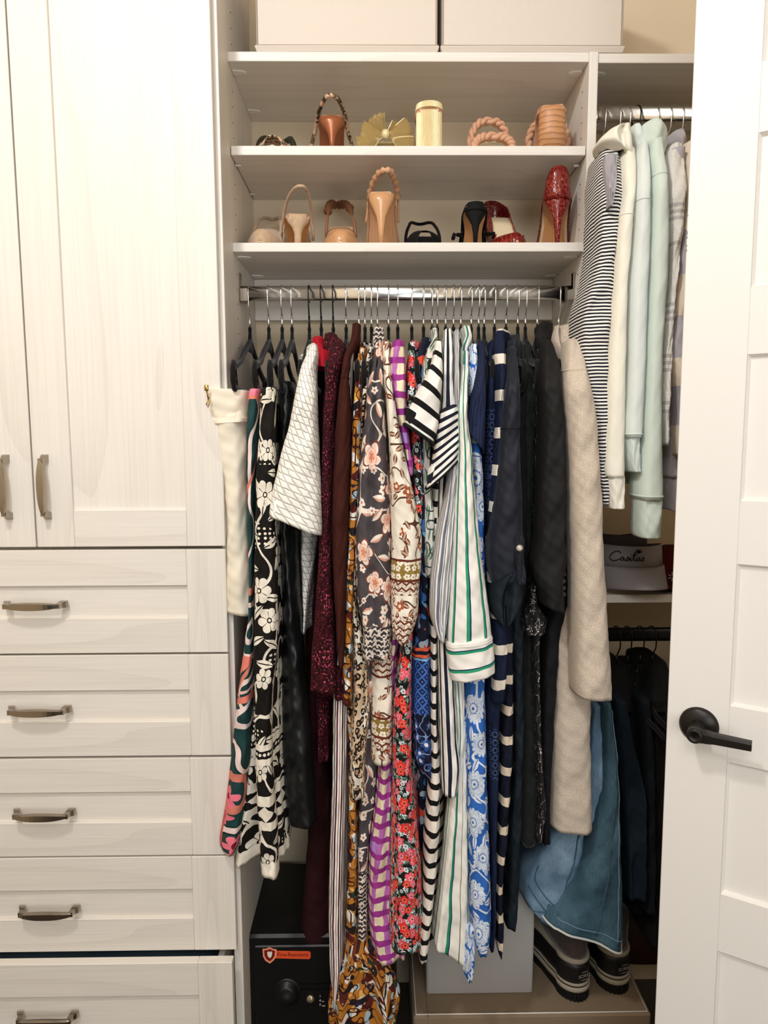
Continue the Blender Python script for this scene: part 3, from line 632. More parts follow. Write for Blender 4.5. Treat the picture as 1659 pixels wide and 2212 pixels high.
FABS = dict(
    cskirt=f_cream_skirt, teal=f_teal, bw=lambda: f_bw(True), bwp=lambda: f_bw(False), leather=lambda: plain('black_leather', '#0f1213', .4, .45, bump=.15, bscale=90, src='UV'), waffle=f_waffle, red=f_red, redlow=lambda: f_plain('shaded_crimson_velvet', '#2c0609', .85, .2, 500, .3), tweed=f_tweed, brown=f_brown, mustard=f_mustard,
    burg=lambda: f_vstripe('burgundy_white_stripe', [(0, .2, '#4b1328'), (.4, .48, '#9a4a36'), (.66, .84, '#2c1020')], .017, .0014), leopard=f_leopard, charcoal=lambda: f_charcoal(((VV(742, 1362, -.17), VV(742, 1425, -.17)),)), charcoal2=lambda: f_charcoal(((VV(1000, 1880, -.11), VV(1000, 2040, -.11)),)), neck=lambda: f_charcoal(((0, .5),)),
    boho=lambda: f_boho([(VV(740, p, -.18), VV(740, q, -.18), k) for p, q, k in ((1219, 1224, 'line'), (1224, 1262, 'gold'), (1262, 1267, 'line'), (1267, 1296, 'lace'), (1340, 1395, 'lace'))]),
    boho2=lambda: f_boho([(VV(1000, p, -.12), VV(1000, q, -.12), k) for p, q, k in ((1400, 1448, 'lace'), (1448, 1453, 'line'), (1536, 1541, 'line'), (1541, 1578, 'gold'), (1578, 1583, 'line'), (1583, 1606, 'lace'))]),
    check=f_check, redfl=f_redfloral, navym=f_navymulti, green=f_green,
    bwstripe=lambda: f_hstripe('black_white_wide_stripe', [(.0, .33, '#111010')], .0365, .012, st=.2), bwstripe2=lambda: f_hstripe('black_white_wide_stripe_body', [(.0, .35, '#111010')], .0355, .02, base='#ece4d8', wob=.004),
    nws=lambda: f_vstripe('navy_white_stripe', [(.0, .42, '#1c1f33')], .0145, .0012), nwh=lambda: f_hstripe('navy_white_stripe_crosswise', [(.0, .45, '#1b1d2c')], .0165, .004),
    grey=lambda: f_vstripe('grey_white_fine_stripe', [(.0, .28, '#74788c'), (.36, .42, '#3f4254'), (.55, .8, '#9a9a9e')], .0125, .001),
    wg=lambda: f_vstripe('white_green_stripe_cotton', [(.12, .30, '#2f9a70'), (.30, .38, '#23305c')], .0185, .002), wgh=lambda: f_hstripe('white_green_stripe_cuff', [(.42, .56, '#2f9a70'), (.36, .42, '#23305c')], .037, 0.0), wgb=lambda: f_vstripe('white_green_stripe_skirt', [(.12, .22, '#2c8a66'), (.22, .26, '#23305c'), (.6, .63, '#4a4a40')], .026, .004, base='#f0ece2'),
    bluefl=f_bluefloral, rib=lambda: f_rib('navy_rib_knit', '#222b49'), emb=f_embroid,
    navycr=lambda: f_hstripe('navy_cream_bar_stripe', [(.0, .29, '#eadfd0')], .0735, .0735-.128, base='#141c35'), navycr2=lambda: f_hstripe('navy_cream_bar_stripe_body', [(.0, .285, '#dccbb6')], .0672, .0, base='#0f1424'),
    satin=lambda: f_plain('midnight_crepe', '#1c1f29', .62, .06, 900, .12, .1), satinb=lambda: f_plain('dark_teal_crepe', '#0f1a22', .65, .06, 900, .12), bvelvet=lambda: f_plain('black_green_velvet', '#161a18', .8, .1, 900, .3, .1), sparkle=f_sparkle,
    blazer=lambda: f_plain('black_suiting', '#171616', .7, .1, 1100, .2), blazer2=lambda: f_plain('black_coat_cloth', '#101013', .8, .1, 1100, .2), coat=f_coat,
    knit=lambda: f_hstripe('black_white_fine_stripe_knit', [(.0, .5, '#1b1a24')], .0068, 0.0, wob=.004, st=.4), knitgrey=lambda: f_plain('grey_jersey_lining', '#a7a2a6', .95, .1),
    cream=lambda: f_plain('cream_fleece', '#f1ebda', .95, .06, 700, .3, .15), pmint=lambda: f_plain('pale_mint_fleece', '#dfe5e0', .95, .05, 700, .3, .15), mint=lambda: f_plain('mint_fleece', '#d6e2d8', .95, .05, 700, .3, .15),
    creamrib=lambda: f_rib('cream_rib', '#f1ebdc', .0026, .3, .95, .06), pmintrib=lambda: f_rib('pale_mint_rib', '#dfe8e4', .0026, .5, .95, .1), mintrib=lambda: f_rib('mint_rib', '#dae6dd', .0026, .5, .95, .1),
    cardi=f_cardistripe, lav=lambda: f_plain('lavender_fleece', '#b9b3b8', .95, .06, 700, .3, .15), lavrib=lambda: f_rib('lavender_rib', '#b9b3b8', .0026, .4, .95, .1),
    crlav=lambda: f_bands('cream_lavender_bar_stripe', '#efe0cc', [(VV(316, p, -.16), VV(316, q, -.16), '#bdb8c0') for p, q in ((532, 628), (716, 806), (866, 950))], .95, 700),
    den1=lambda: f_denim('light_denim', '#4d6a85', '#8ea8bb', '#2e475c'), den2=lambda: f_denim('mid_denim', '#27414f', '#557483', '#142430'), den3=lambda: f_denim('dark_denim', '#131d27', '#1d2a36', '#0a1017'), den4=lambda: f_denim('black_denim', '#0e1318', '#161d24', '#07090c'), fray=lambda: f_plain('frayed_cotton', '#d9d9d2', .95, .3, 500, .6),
    black=lambda: f_plain('black_jersey', '#121213', .9, .1), fuzz=lambda: f_plain('grey_fleece', '#77736f', .95, .4, 250, .9), scarf=lambda: f_bluefloral(), gold=lambda: plain('brass_zip', '#b89a5c', .3, .5, 1.0), pearl=lambda: plain('shell_button', '#b9ada0', .25, .6, .3), dkbtn=lambda: plain('black_button', '#17171a', .3, .5))
# ================================================================= cloth
def rows_of(s):
    return [tuple(float(q) for q in r.split()) for r in s.split(';') if r.strip()]
def smooth1(a, n):
    for _ in range(n):
        b = a.copy(); b[1:-1] = .25*a[:-2]+.5*a[1:-1]+.25*a[2:]; a = b
    return a
def cloth(name, rows, Y, mat, parent, depth=.07, fold=.10, nf=5, back=.08, bt=110, seed=0, M_=52, p=None, taper=True, hem=True, dome=False, wrink=.0016, sm=3, crease=None, ruffle=0.0, top_close=True):
    if isinstance(rows, str): rows = rows_of(rows)
    if isinstance(mat, str): mat = fab(mat)
    if p is None: p = .56 if depth > .13 else .72
    R = np.array([(r+(0,)*(4-len(r)))[:4] for r in rows]); py = R[:, 0]
    n = int(np.clip((py[-1]-py[0])/7, 26, 180)); sm = sm if (py[-1]-py[0]) > 160 else min(sm, 2); yy = np.linspace(py[0], py[-1], n)
    xl, xr, sl = (smooth1(np.interp(yy, py, R[:, k]), sm) for k in (1, 2, 3))
    rs = np.random.RandomState(seed+len(name)*7+int(py[0])+int(R[0, 1])); t = (yy-py[0])/(py[-1]-py[0])
    dy = back*np.clip((py[0]+bt-yy)/bt, 0, 1)**1.3
    th = np.linspace(0, 2*math.pi, M_, endpoint=False)-math.pi/2; c0, s0 = np.cos(th), np.sin(th)
    ct = np.sign(c0)*np.abs(c0)**p; st = np.sign(s0)*np.abs(s0)**p
    front = np.clip(-s0*1.3+.35, 0, 1); ks = [max(1, int(round(nf*q))) for q in (1, 1.7, .55)]; ph = rs.rand(6)*6.28; dr = rs.randn(6)
    V = np.zeros((n, M_, 3)); wr = xr-xl; kx = 1.05 if depth > .13 else 1.0
    wref = wr.max() if dome else np.interp(py[0]+bt, yy, wr); dk = np.clip(wr/max(wref, 1), 0, 1); dk = np.sqrt(np.clip(dk, .02, 1)) if dome else (np.where(yy < py[0]+bt, .3+.7*dk, 1.0) if back > 0 else np.ones(n))
    L0 = []
    for i in range(n):
        d = depth*dk[i]; yn = Y+dy[i]+((depth-d)/2 if dome else 0); ym = yn+(d/2 if dome else min(d/2, .03))
        A = P(xl[i], yy[i]-sl[i]/2, ym); B = P(xr[i], yy[i]+sl[i]/2, ym); hw = (B[0]-A[0])/2*kx; cx = (A[0]+B[0])/2; L0.append((cx, (A[2]+B[2])/2, hw))
        amp = fold*hw*(.35+.65*min(1, t[i]*2.2)); zz = yy[i]/1000
        Fo = sum(a*(np.sin(k*th+ph[j]+dr[j]*zz*2.2+.6*math.sin(zz*7+ph[j+3])) if j else 1.25-2.2*np.abs(np.sin(k*th/2+ph[j]+dr[j]*zz*1.2+.35*math.sin(zz*6+ph[j+3])))) for j, (k, a) in enumerate(zip(ks, (.62, .34, .35))))
        disp = amp*Fo*front
        if ruffle: disp = disp+ruffle*hw*t[i]**3*np.sin(th*nf*2+ph[5])
        w = wrink*(1.3*np.sin(zz*52+3*th+ph[0])*np.sin(zz*19+ph[1]-2*th)+.8*np.sin(zz*90+6*th+ph[2])*np.sin(zz*31+ph[3]+3*th)+.35*np.sin(zz*210-7*th+ph[4]))
        x = cx+hw*ct; y = yn+d/2+d/2*st
        if crease:
            for (cp, wd, dp) in crease:
                g = np.exp(-((ct-cp)/wd)**2)*(s0 < 0); y = y+dp*g
        nx, ny = c0*.25, s0
        V[i, :, 0] = x+nx*(disp+w); V[i, :, 1] = y+ny*(disp+w)*1.6; V[i, :, 2] = (A[2]+B[2])/2+(B[2]-A[2])/2*ct
    if SLOT:      # behind its front face a garment is squeezed into its own place on the rail
        k = np.clip((V[:, :, 1]-(max(-.10, Y+.035)))/.05, 0, 1); k = k*k*(3-2*k); lo_, hi_ = SLOT; mid = (lo_+hi_)/2; w0 = V[:, :, 0].min(1, keepdims=True); w1 = V[:, :, 0].max(1, keepdims=True); q = (V[:, :, 0]-w0)/np.maximum(w1-w0, 1e-6); tgt = np.maximum(lo_, np.minimum(hi_, lo_+(hi_-lo_)*q)); V[:, :, 0] = V[:, :, 0]*(1-k)+tgt*k
    # uv in metres: u from the front centre, v down the cloth
    L0 = np.array(L0); hm = np.median(L0[:, 2]); seg = np.sqrt((hm*(np.roll(ct, -1)-ct))**2+(depth/2*(np.roll(st, -1)-st))**2); u = np.concatenate([[0], np.cumsum(seg)]); tot = u[-1]
    v = np.concatenate([[0], np.cumsum(np.hypot(np.diff(L0[:, 0]), np.diff(L0[:, 1])))])
    Vs = [V.reshape(-1, 3)]; Fc = []; uvl = []; midu = u.copy(); midu[midu > tot/2] -= tot
    def uval(k): return u[k] if k <= M_//2 else u[k]-tot
    for i in range(n-1):
        for k in range(M_):
            q = (k+1) % M_; Fc.append((i*M_+k, (i+1)*M_+k, (i+1)*M_+q, i*M_+q)); sc0 = 1.0 if taper else L0[i, 2]/hm; sc1 = 1.0 if taper else L0[i+1, 2]/hm
            ua = uval(k); ub = uval(k+1) if k+1 <= M_//2 else (uval(k+1) if k+1 < M_ else 0.0)
            if k == M_//2: ub = u[k+1]; ua = u[k]
            uvl += [(ua*sc0, v[i]), (ua*sc1, v[i+1]), (ub*sc1, v[i+1]), (ub*sc0, v[i])]
    base = n*M_; ctr0 = V[0].mean(0); extra = []
    def ring(src, s, dz):
        c = src.mean(0); r = c+(src-c)*s; r[:, 2] += dz; return r
    if top_close:
        r1 = ring(V[0], .6, .004); r2 = ring(V[0], .05, .005); extra += [r1, r2]; a = base; b = base+M_
        for k in range(M_):
            q = (k+1) % M_; Fc.append((q, a+q, a+k, k)); Fc.append((a+q, b+q, b+k, a+k))
            uq = midu[k]; ur = midu[k+1] if k+1 < M_ else 0
            if k == M_//2: ur = u[k+1]
            uvl += [(ur, 0), (ur*.6, 0), (uq*.6, 0), (uq, 0)]+[(ur*.6, 0), (ur*.05, -.004), (uq*.05, -.004), (uq*.6, 0)]
        base += 2*M_
    lo = (n-1)*M_; c = V[-1].mean(0); r1 = V[-1]+(c-V[-1])/np.maximum(np.linalg.norm(V[-1]-c, axis=1, keepdims=True), 1e-6)*.0022; r1[:, 2] += .001; r2 = ring(r1, .93, .035); r3 = ring(r1, .05, .036); extra += [r1, r2, r3]
    ch = [lo, base, base+M_, base+2*M_]
    for j in range(3):
        for k in range(M_):
            q = (k+1) % M_; Fc.append((ch[j]+k, ch[j+1]+k, ch[j+1]+q, ch[j]+q)); uq = midu[k]; ur = midu[k+1] if k+1 < M_ else 0
            if k == M_//2: ur = u[k+1]
            uvl += [(uq, v[-1]-.01*j), (uq, v[-1]-.01*j-.01), (ur, v[-1]-.01*j-.01), (ur, v[-1]-.01*j)]
    Vall = np.concatenate(Vs+extra)
    o = mobj(name, Vall, Fc, mat, parent, uv=(None, uvl)); GRID[o.name] = V; PYR[o.name] = (py[0], py[-1]); return o
def child(parent, nm): return [c for c in parent.children if c.name.split('.')[0] == nm][0]
def ring_trim(parent, nm, r, mat, name, row=-1, out=.0008):
    V = GRID[child(parent, nm).name][row]; c = V.mean(0); d = V-c; d[:, 2] = 0; d /= np.maximum(np.linalg.norm(d, axis=1, keepdims=True), 1e-6)
    return G().tube(V+d*out, r, 6, True, up=(0, 0, 1)).done(name, mat, parent, smooth=True)
def line_trim(parent, nm, px_of, y0, y1, r, mat, name, out=.0006):
    """a seam lying on the front of a cloth piece, at the share px_of(t) of its width"""
    V = GRID[child(parent, nm).name]; n = len(V); F_ = V[:, list(range(V.shape[1]-11, V.shape[1]))+list(range(0, 12))]; pts = []
    for i in range(int(y0*(n-1)), int(y1*(n-1))+1):
        q = F_[i]; q = q[np.argsort(q[:, 0])]; x = q[0, 0]+(q[-1, 0]-q[0, 0])*(px_of(i/(n-1)) if callable(px_of) else px_of); pts.append((x, np.interp(x, q[:, 0], q[:, 1])-out, np.interp(x, q[:, 0], q[:, 2])))
    return G().tube(pts, r, 6).done(name, mat, parent, smooth=True)
GRID = {}; PYR = {}
def seam_at(parent, nm, y, mat, r=.0011, name='seam', out=.0003):
    o = child(parent, nm); a_, b_ = PYR[o.name]; n = len(GRID[o.name]); return ring_trim(parent, nm, r, mat, name, int(round((y-a_)/(b_-a_)*(n-1))), out)
SLOT = None
# ================================================================= hangers
def hanger_meshes(hook_mat_dark=False, wide=True, bar=True):
    half = .208; g = G(); small = bar == 'small'; bar = bar is True
    zz = lambda s: -.03-.052*min(1, s/.12)**.9-.03*max(0, (s-.10)/.11)
    top = [(s, zz(s)) for s in (.008, .03, .06, .09, .12, .15, .18)]+[(.198, -.102), (half, -.114), (half, -.136), (.198, -.148), (.18, -.152)]
    loop = [(-s, z) for s, z in top[::-1]]+top
    if bar: g.tube([(0, s, z) for s, z in loop], .0088, 8, True, sx=.62, up=(1, 0, 0))
    else: g.tube([(0, s, z) for s, z in loop[4:-4]], .006, 8, False, sx=.62, up=(1, 0, 0))
    # neck wedge
    rings = []
    for z, a, b in ((0.0, .0042, .0042), (-.006, .0062, .0048), (-.008, .0042, .0042), (-.014, .0075, .004), (-.03, .019, .0048), (-.046, .036, .0042), (-.056, .046, .0034)):
        rings.append([(b*.9*math.cos(2*math.pi*k/10), a*math.sin(2*math.pi*k/10), z) for k in range(10)])
    g.loft(rings)
    if bar:
        for s in (-1, 1):        # trouser-bar notches near both ends
            g.tube([(0, s*.182, -.105), (0, s*.172, -.13), (0, s*.166, -.150)], .0045, 6, sx=.6)
            g.tube([(0, s*.187, -.128), (0, s*.172, -.130)], .0032, 6, sx=.6)
    body = g
    if small: body.xf(lambda v: np.array([v[0], v[1]*.36, v[2]*.6]))
    h = G(); pts = [(0, 0, .022)]
    for a in np.linspace(0, 1, 5): pts.append((0, -.004-.008*a, .03+.014*a))
    for k in range(15):
        a = math.radians(200-k*16.5); pts.append((0, .004+.0185*math.cos(a), .071+.0185*math.sin(a)*1.2))
    h.tube(pts, .00165, 7); c = G().tube([(0, 0, -.002), (0, 0, .024)], .0024, 8)
    return body, h, c
_hb = {}
def hanger(hx, hy, necky, Yr, zr, label, group, dark=False, bar=True, yaw=0.0, lean=0.0):
    """one flocked hanger hooked over a rail; the meshes are shared"""
    key = (dark, bar)
    x = P(hx, hy, Yr)[0]; loc = np.array([x, Yr, zr-.0748])
    o = bpy.data.objects.new('clothes_hanger', None); COL.objects.link(o); o.empty_display_size = .03; o.location = loc; o.rotation_euler = (0, 0, yaw); WL[o.name] = loc
    tag(o, label, 'hanger', group)
    if key not in _hb:
        body, h, c = hanger_meshes(bar=bar); L = []
        for nm, gg, mt in (('hanger_body', body, BLACKP), ('hook', h, BLACKM if dark else CHROME), ('ferrule', c, BLACKM if dark else CHROME)):
            q = gg.done(nm, mt, None, smooth=True, origin=(0, 0, 0)); L.append(q)
        _hb[key] = L; first = True
    else: first = False
    for q in _hb[key]:
        c = q if first else q.copy()
        if not first: COL.objects.link(c)
        c.parent = o; c.location = (0, 0, 0)
    return o
# ================================================================= garments on the main rail
RAILG = 'black flocked hangers on the chrome rail'
def garment(kind, label, cat, hx, pieces, group=None, yr=YR, zr=None, hang=None, dark=False, bar=True, hy=634):
    slots = MAINHOOKS if hy == 634 and hx not in (538, 1208) else None
    zs = [P(800, rows_of(p[1])[-1][0], p[2])[2] for p in pieces]; x = P(hx, hy, yr)[0]
    o = empty(kind, (x, yr, min(zs)), label, cat, group)
    global SLOT; SLOT = None
    if slots:
        hk = sorted(slots); j = hk.index(hx); xs = [P(q, hy, YR)[0] for q in hk]; g0 = (xs[j]-xs[j-1])/2 if j else .02; g1 = (xs[j+1]-xs[j])/2 if j < len(xs)-1 else .02; SLOT = (xs[j]-min(g0, .016)+.0012, xs[j]+min(g1, .016)-.0012)
    for i, p in enumerate(pieces):
        nm, rows, Y, mt = p[:4]; kw = p[4] if len(p) > 4 else {}
        cloth(nm, rows, Y, mt, o, seed=i+int(hx), **kw)
    SLOT = None
    if hang: hanger(hx, hy, 0, yr, zr if zr is not None else ZR, hang, RAILG if hy == 634 else None, dark, bar)
    return o
B = dict(depth=.26, back=0)       # a body reaching back along its hanger
GA = {}
MAINHOOKS = [538, 579, 608, 629.5, 667, 693, 719, 747, 775, 788, 802, 815, 839, 859, 889.5, 915, 933.5, 944.7, 963, 980, 996, 1018.5, 1034.5, 1046.5, 1069, 1094, 1119.5, 1136, 1161.7, 1208]
GA['skirt'] = garment('skirt', 'cream faux leather skirt with a side zip, hung nearest the wardrobe cabinet', 'skirt', 538, [
    ('skirt_body', '895 453 536;985 471 535;1050 483 535;1150 491 536;1227 488 541;1290 486 545;1322 487 547 12', -.120, 'cskirt', dict(depth=.22, back=0, fold=.14, nf=4)),
    ('waistband', '842 436 540 6;852 437 540 4;880 445 538 -2;908 454 537 -6', -.124, 'cskirt', dict(depth=.225, back=0, fold=.03, nf=3)),
    ('seam_tape', '906 453 537.5 -6;914 455 537 -6', -.1265, 'cskirt', dict(depth=.225, back=0, fold=.0, hem=True))], hang='bare-topped black trouser hanger holding the cream skirt', bar=True)
z = GA['skirt']; g = G(); a = P(446, 838, -.135); b = P(450, 862, -.135); c_ = P(449, 880, -.135)
g.box(a+np.array([-.004, -.003, -.006]), a+np.array([.004, .002, .006]), .001); g.tube([a+np.array([0, 0, -.004]), b, P(453, 858, -.135)], .0016, 6); g.tube([P(450, 862, -.137), P(452, 872, -.138), c_, P(446, 874, -.138), P(450, 862, -.137)], .0013, 6); g.done('zip_pull', fab('gold'), z, smooth=True)
GA['teal'] = garment('skirt', 'long teal skirt with pale pink scroll print and a pink flowered hem', 'skirt', 579, [
    ('skirt_body', '842 542 563;858 538 563;884 535 563;960 533 558;1050 534 554;1151 537 553;1227 541 551;1336 538 550;1430 523 550;1518 511 548;1629 500 541;1725 488 533;1800 475 522;1828 476 510 18', -.15, 'teal', dict(depth=.2, back=0, fold=.16, nf=4))], hang='black trouser hanger holding the long teal scroll skirt')
GA['bw'] = garment('skirt', 'black skirt with bold cream botanical print and banded hem', 'skirt', 608, [
    ('front_pleat', '842 566 597;934 561 596;1050 554 594;1151 552 597;1227 552 601;1379 550 602;1500 551 589;1600 553 588;1700 555 591;1760 559 598;1830 563 601;1882 566 602 6', -.175, 'bw', dict(depth=.055, back=0, fold=.05, nf=3)),
    ('skirt_body', '846 566 598;1050 556 598;1300 552 606;1450 550 606;1550 545 606;1629 538 608;1725 525 612;1800 512 618;1848 505 621 -14', -.125, 'bw', dict(depth=.2, back=0, fold=.3, nf=7))], hang='black trouser hanger holding the black and cream botanical skirt')
GA['lea'] = garment('trousers', 'black leather trousers hanging behind the white waffle sweater sleeve', 'trousers', 629.5, [
    ('trouser_leg', '826 600 636;960 596 644;1108 598 646;1227 603 650;1354 606 658;1455 605 667;1544 605 675;1650 607 682;1725 611 686;1776 619 690 -4', -.115, 'leather', dict(depth=.2, back=0, fold=.17, nf=4, p=.9))], hang='black trouser hanger holding the black leather trousers')
GA['waf'] = garment('sweater', 'white diamond-textured waffle sweater with short flared sleeve', 'sweater', 667, [
    ('sleeve', '747 672 686;765 663 690;795 650 683;858 637 684 10;922 625 686 18;998 605 690 28;1074 589 695 38;1118 580 696 44;1134 579 695 46', -.205, 'waffle', dict(depth=.10, fold=.05, nf=3)),
    ('sweater_body', '760 668 686;1000 652 690;1130 645 690;1160 647 688;1227 650 678;1316 655 667;1362 656 662', -.08, 'waffle', dict(depth=.25, back=0, fold=.18, nf=5))], hang='black-hooked hanger holding the white waffle sweater', dark=True)
GA['red'] = garment('dress', 'long crimson velvet dress tucked between white sweater and burgundy knit', 'dress', 693, [
    ('shoulder', '732 700 719;745 692 721;765 686 721;785 682 718;795 683 716 6', -.16, 'red', dict(depth=.08, fold=.12, nf=4, back=.12)),
    ('dress_body', '770 688 716;900 684 712;1050 682 710;1227 668 700;1354 660 690;1550 662 702;1815 664 722;1900 656 722;2044 643 718', -.02, 'redlow', dict(depth=.22, back=0, fold=.08, nf=4))], hang='black-hooked hanger holding the crimson velvet dress', dark=True)  # body is the same crimson velvet with its shade painted into the colour
GA['twe'] = garment('cardigan', 'burgundy boucle cardigan with pink flecks in the yarn', 'cardigan', 719, [
    ('sleeve', '724 724 752;740 716 753;770 709 742;820 703 734;884 698 727;960 696 723;1086 693 719;1227 687 717;1328 680 722;1404 673 727;1488 669 730 4', -.175, 'tweed', dict(depth=.09, fold=.13, nf=4, back=.12, bt=60)),
    ('cardigan_body', '790 706 738;1200 690 728;1430 686 740;1500 680 742 6', -.09, 'tweed', dict(depth=.25, back=0, fold=.15)),
    ('cardigan_panel', '1440 690 720;1500 682 716;1636 683 713', -.06, 'tweed', dict(depth=.2, back=0, fold=.2)),
    ('cuff', '1440 727 740;1475 725 742;1505 723 742', -.155, 'tweed', dict(depth=.05, back=0))], hang='black-hooked hanger holding the burgundy boucle cardigan', dark=True)
GA['bro'] = garment('cardigan', 'chocolate brown fine-knit cardigan with long plain sleeve', 'cardigan', 775, [
    ('sleeve', '703 763 775;720 759 778;745 754 773;770 741 759;815 735 753;884 727 759;960 722 758;1061 717 755;1126 716 754;1227 718 750;1328 724 747;1415 729 745;1436 732 743', -.185, 'brown', dict(depth=.09, fold=.09, nf=3, back=.17, bt=90)),
    ('cardigan_body', '800 744 765;1100 730 757;1400 735 752', -.09, 'brown', dict(depth=.26, back=0))], hang='hanger holding the brown fine-knit cardigan')
GA['bur'] = garment('dress', 'long white dress with narrow burgundy vertical stripes', 'dress', 747, [
    ('dress_body', '760 748 764;1000 738 760;1400 724 755;1505 719 752;1600 718 751;1700 717 749;1820 712 746;1983 709 742;2080 712 743;2120 715 736;2164 721 727', -.135, 'burg', dict(depth=.10, back=0, fold=.14, nf=4))], hang='hanger holding the burgundy striped long dress')
GA['mus'] = garment('dress', 'long mustard floral dress with ruffled hem tier near the safe', 'dress', 788, [
    ('sleeve', '752 775 787;770 772 785;833 766 781;934 760 780;1061 756 777;1227 750 767;1328 746 763;1455 740 761;1515 741 761 4', -.165, 'mustard', dict(depth=.06, fold=.14, nf=4)),
    ('dress_body', '900 764 778;1200 756 776;1513 748 774;1709 752 773;1850 750 773;1983 745 773;2060 742 776', -.125, 'mustard', dict(depth=.2, back=0, fold=.15, nf=4)),
    ('hem_tier', '2040 746 790;2075 742 825;2100 728 845;2150 710 866;2190 708 862;2240 712 850', -.155, 'mustard', dict(depth=.24, back=0, fold=.20, nf=9, ruffle=.05))], hang='hanger holding the long mustard floral dress')
GA['leo'] = garment('blouse', 'black and beige leopard print blouse with long hem', 'blouse', 802, [
    ('collar', '746 762 778;758 758 780;775 757 779', -.06, 'leopard', dict(depth=.12, back=.03)),
    ('blouse_body', '754 793 804;800 783 802;860 780 795;940 776 785;1080 760 776;1227 755 774;1328 760 775;1400 761 794;1531 757 801;1629 755 791;1714 755 788 4', -.15, 'leopard', dict(depth=.12, fold=.16, nf=5, taper=False))], hang='hanger holding the leopard print blouse')
GA['cha'] = garment('dress', 'charcoal dress with peach flowers and cream lace-print trim', 'dress', 815, [
    ('collar', '710 800 834;722 798 837;745 800 834;775 806 829', -.06, 'neck', dict(depth=.12, back=.05, fold=.2, nf=6)),
    ('sleeve', '742 812 824;782 804 829;833 794 828;909 787 833;960 780 835;1061 772 843;1176 767 845;1265 769 846;1328 777 846;1366 786 844;1400 783 844;1418 783 843 -4', -.19, 'charcoal', dict(depth=.08, fold=.05, nf=4, taper=False, crease=[(-.12, .12, .03)])),
    ('dress_body', '1000 786 826;1400 779 820;1640 775 818;1725 772 812;1815 771 798;1900 771 795;2030 771 794', -.12, 'charcoal2', dict(depth=.2, back=0, fold=.14, nf=4, taper=False))], hang='hanger holding the charcoal peach-flowered dress')
GA['boh'] = garment('dress', 'cream dress with brown sprigs and gold lace-print borders', 'dress', 839, [
    ('sleeve', '740 826 841;791 827 844;851 833 849;942 839 866;1002 842 879;1077 842 896;1164 846 912;1229 845 908;1294 845 905;1343 845 900;1372 850 886;1388 862 879', -.205, 'boho', dict(depth=.08, fold=.10, nf=4, taper=False)),
    ('dress_body', '1000 815 846;1380 803 851;1430 803 849;1550 802 848;1639 802 847', -.15, 'boho2', dict(depth=.14, back=0, fold=.12, nf=4, taper=False))], hang='hanger holding the cream sprigged dress')
# shift the second border print so that its bands fall where the lower tier shows
GA['che'] = garment('dress', 'magenta and cream painted-check dress with flared hem', 'dress', 859, [
    ('sleeve', '740 849 872;767 840 876;806 841 876;866 849 877;927 862 882;975 873 888;1026 884 891', -.180, 'check', dict(depth=.08, back=.03, fold=.1, nf=4, taper=False)),
    ('dress_body', '960 850 882;1500 828 852;1640 818 847;1693 814 847;1822 798 846;1950 794 846;2020 799 868;2062 808 877 -6', -.135, 'check', dict(depth=.10, back=0, fold=.16, nf=5, taper=False))], hang='hanger holding the magenta check dress')
GA['rfl'] = garment('dress', 'black dress densely printed with red and pink flowers', 'dress', 889.5, [
    ('dress_body', '742 884 894;776 879 896;836 875 902;900 878 906;942 887 909;1062 893 914;1227 886 909;1375 872 891;1473 852 890;1550 848 890;1669 847 890;1719 846 897;1787 844 902;1855 842 910;2006 840 915;2042 845 915 -14', -.165, 'redfl', dict(depth=.13, fold=.10, nf=5, taper=False))], hang='hanger holding the red-flowered black dress')
GA['nmu'] = garment('blouse', 'navy blouse with multicolour print and blue geometric border', 'blouse', 915, [
    ('blouse_body', '733 898 913;760 895 915;851 899 911;1000 902 915;1180 905 922;1294 905 926;1375 890 931;1460 888 931;1550 889 933;1630 893 939;1668 912 932', -.145, 'navym', dict(depth=.14, fold=.16, nf=5, taper=False)),
    ('blouse_tail', '1600 895 925;1760 903 922;1850 905 920', -.09, 'navym', dict(depth=.2, back=0))], hang='hanger holding the navy multicolour blouse')
GA['gre'] = garment('blouse', 'white blouse with green toile leaf print', 'blouse', 933.5, [
    ('blouse_body', '711 922 938;737 917 941;791 912 937;845 907 929;950 909 931;1050 911 932;1130 912 945;1200 912 938;1242 916 931', -.155, 'green', dict(depth=.12, fold=.16, nf=5, taper=False, back=.12))], hang='hanger holding the green leaf blouse')
GA['bws'] = garment('dress', 'cream and black dress with wide horizontal stripes', 'dress', 944.7, [
    ('sleeve', '740 939 952 2;765 937 954 10;791 934 957 22;836 917 952 34;869 899 950 40;905 884 947 44;938 874 936 44', -.225, 'bwstripe', dict(depth=.09, fold=.04, nf=3, bt=80)),
    ('dress_body', '760 934 956;960 930 955;1050 932 952;1227 928 948;1360 929 944;1550 929 942;1635 929 950;1702 924 951;1804 916 950;1939 912 938;2026 901 929;2060 903 923', -.155, 'bwstripe2', dict(depth=.13, back=0, fold=.08, nf=3))], hang='hanger holding the cream and black wide-striped dress')
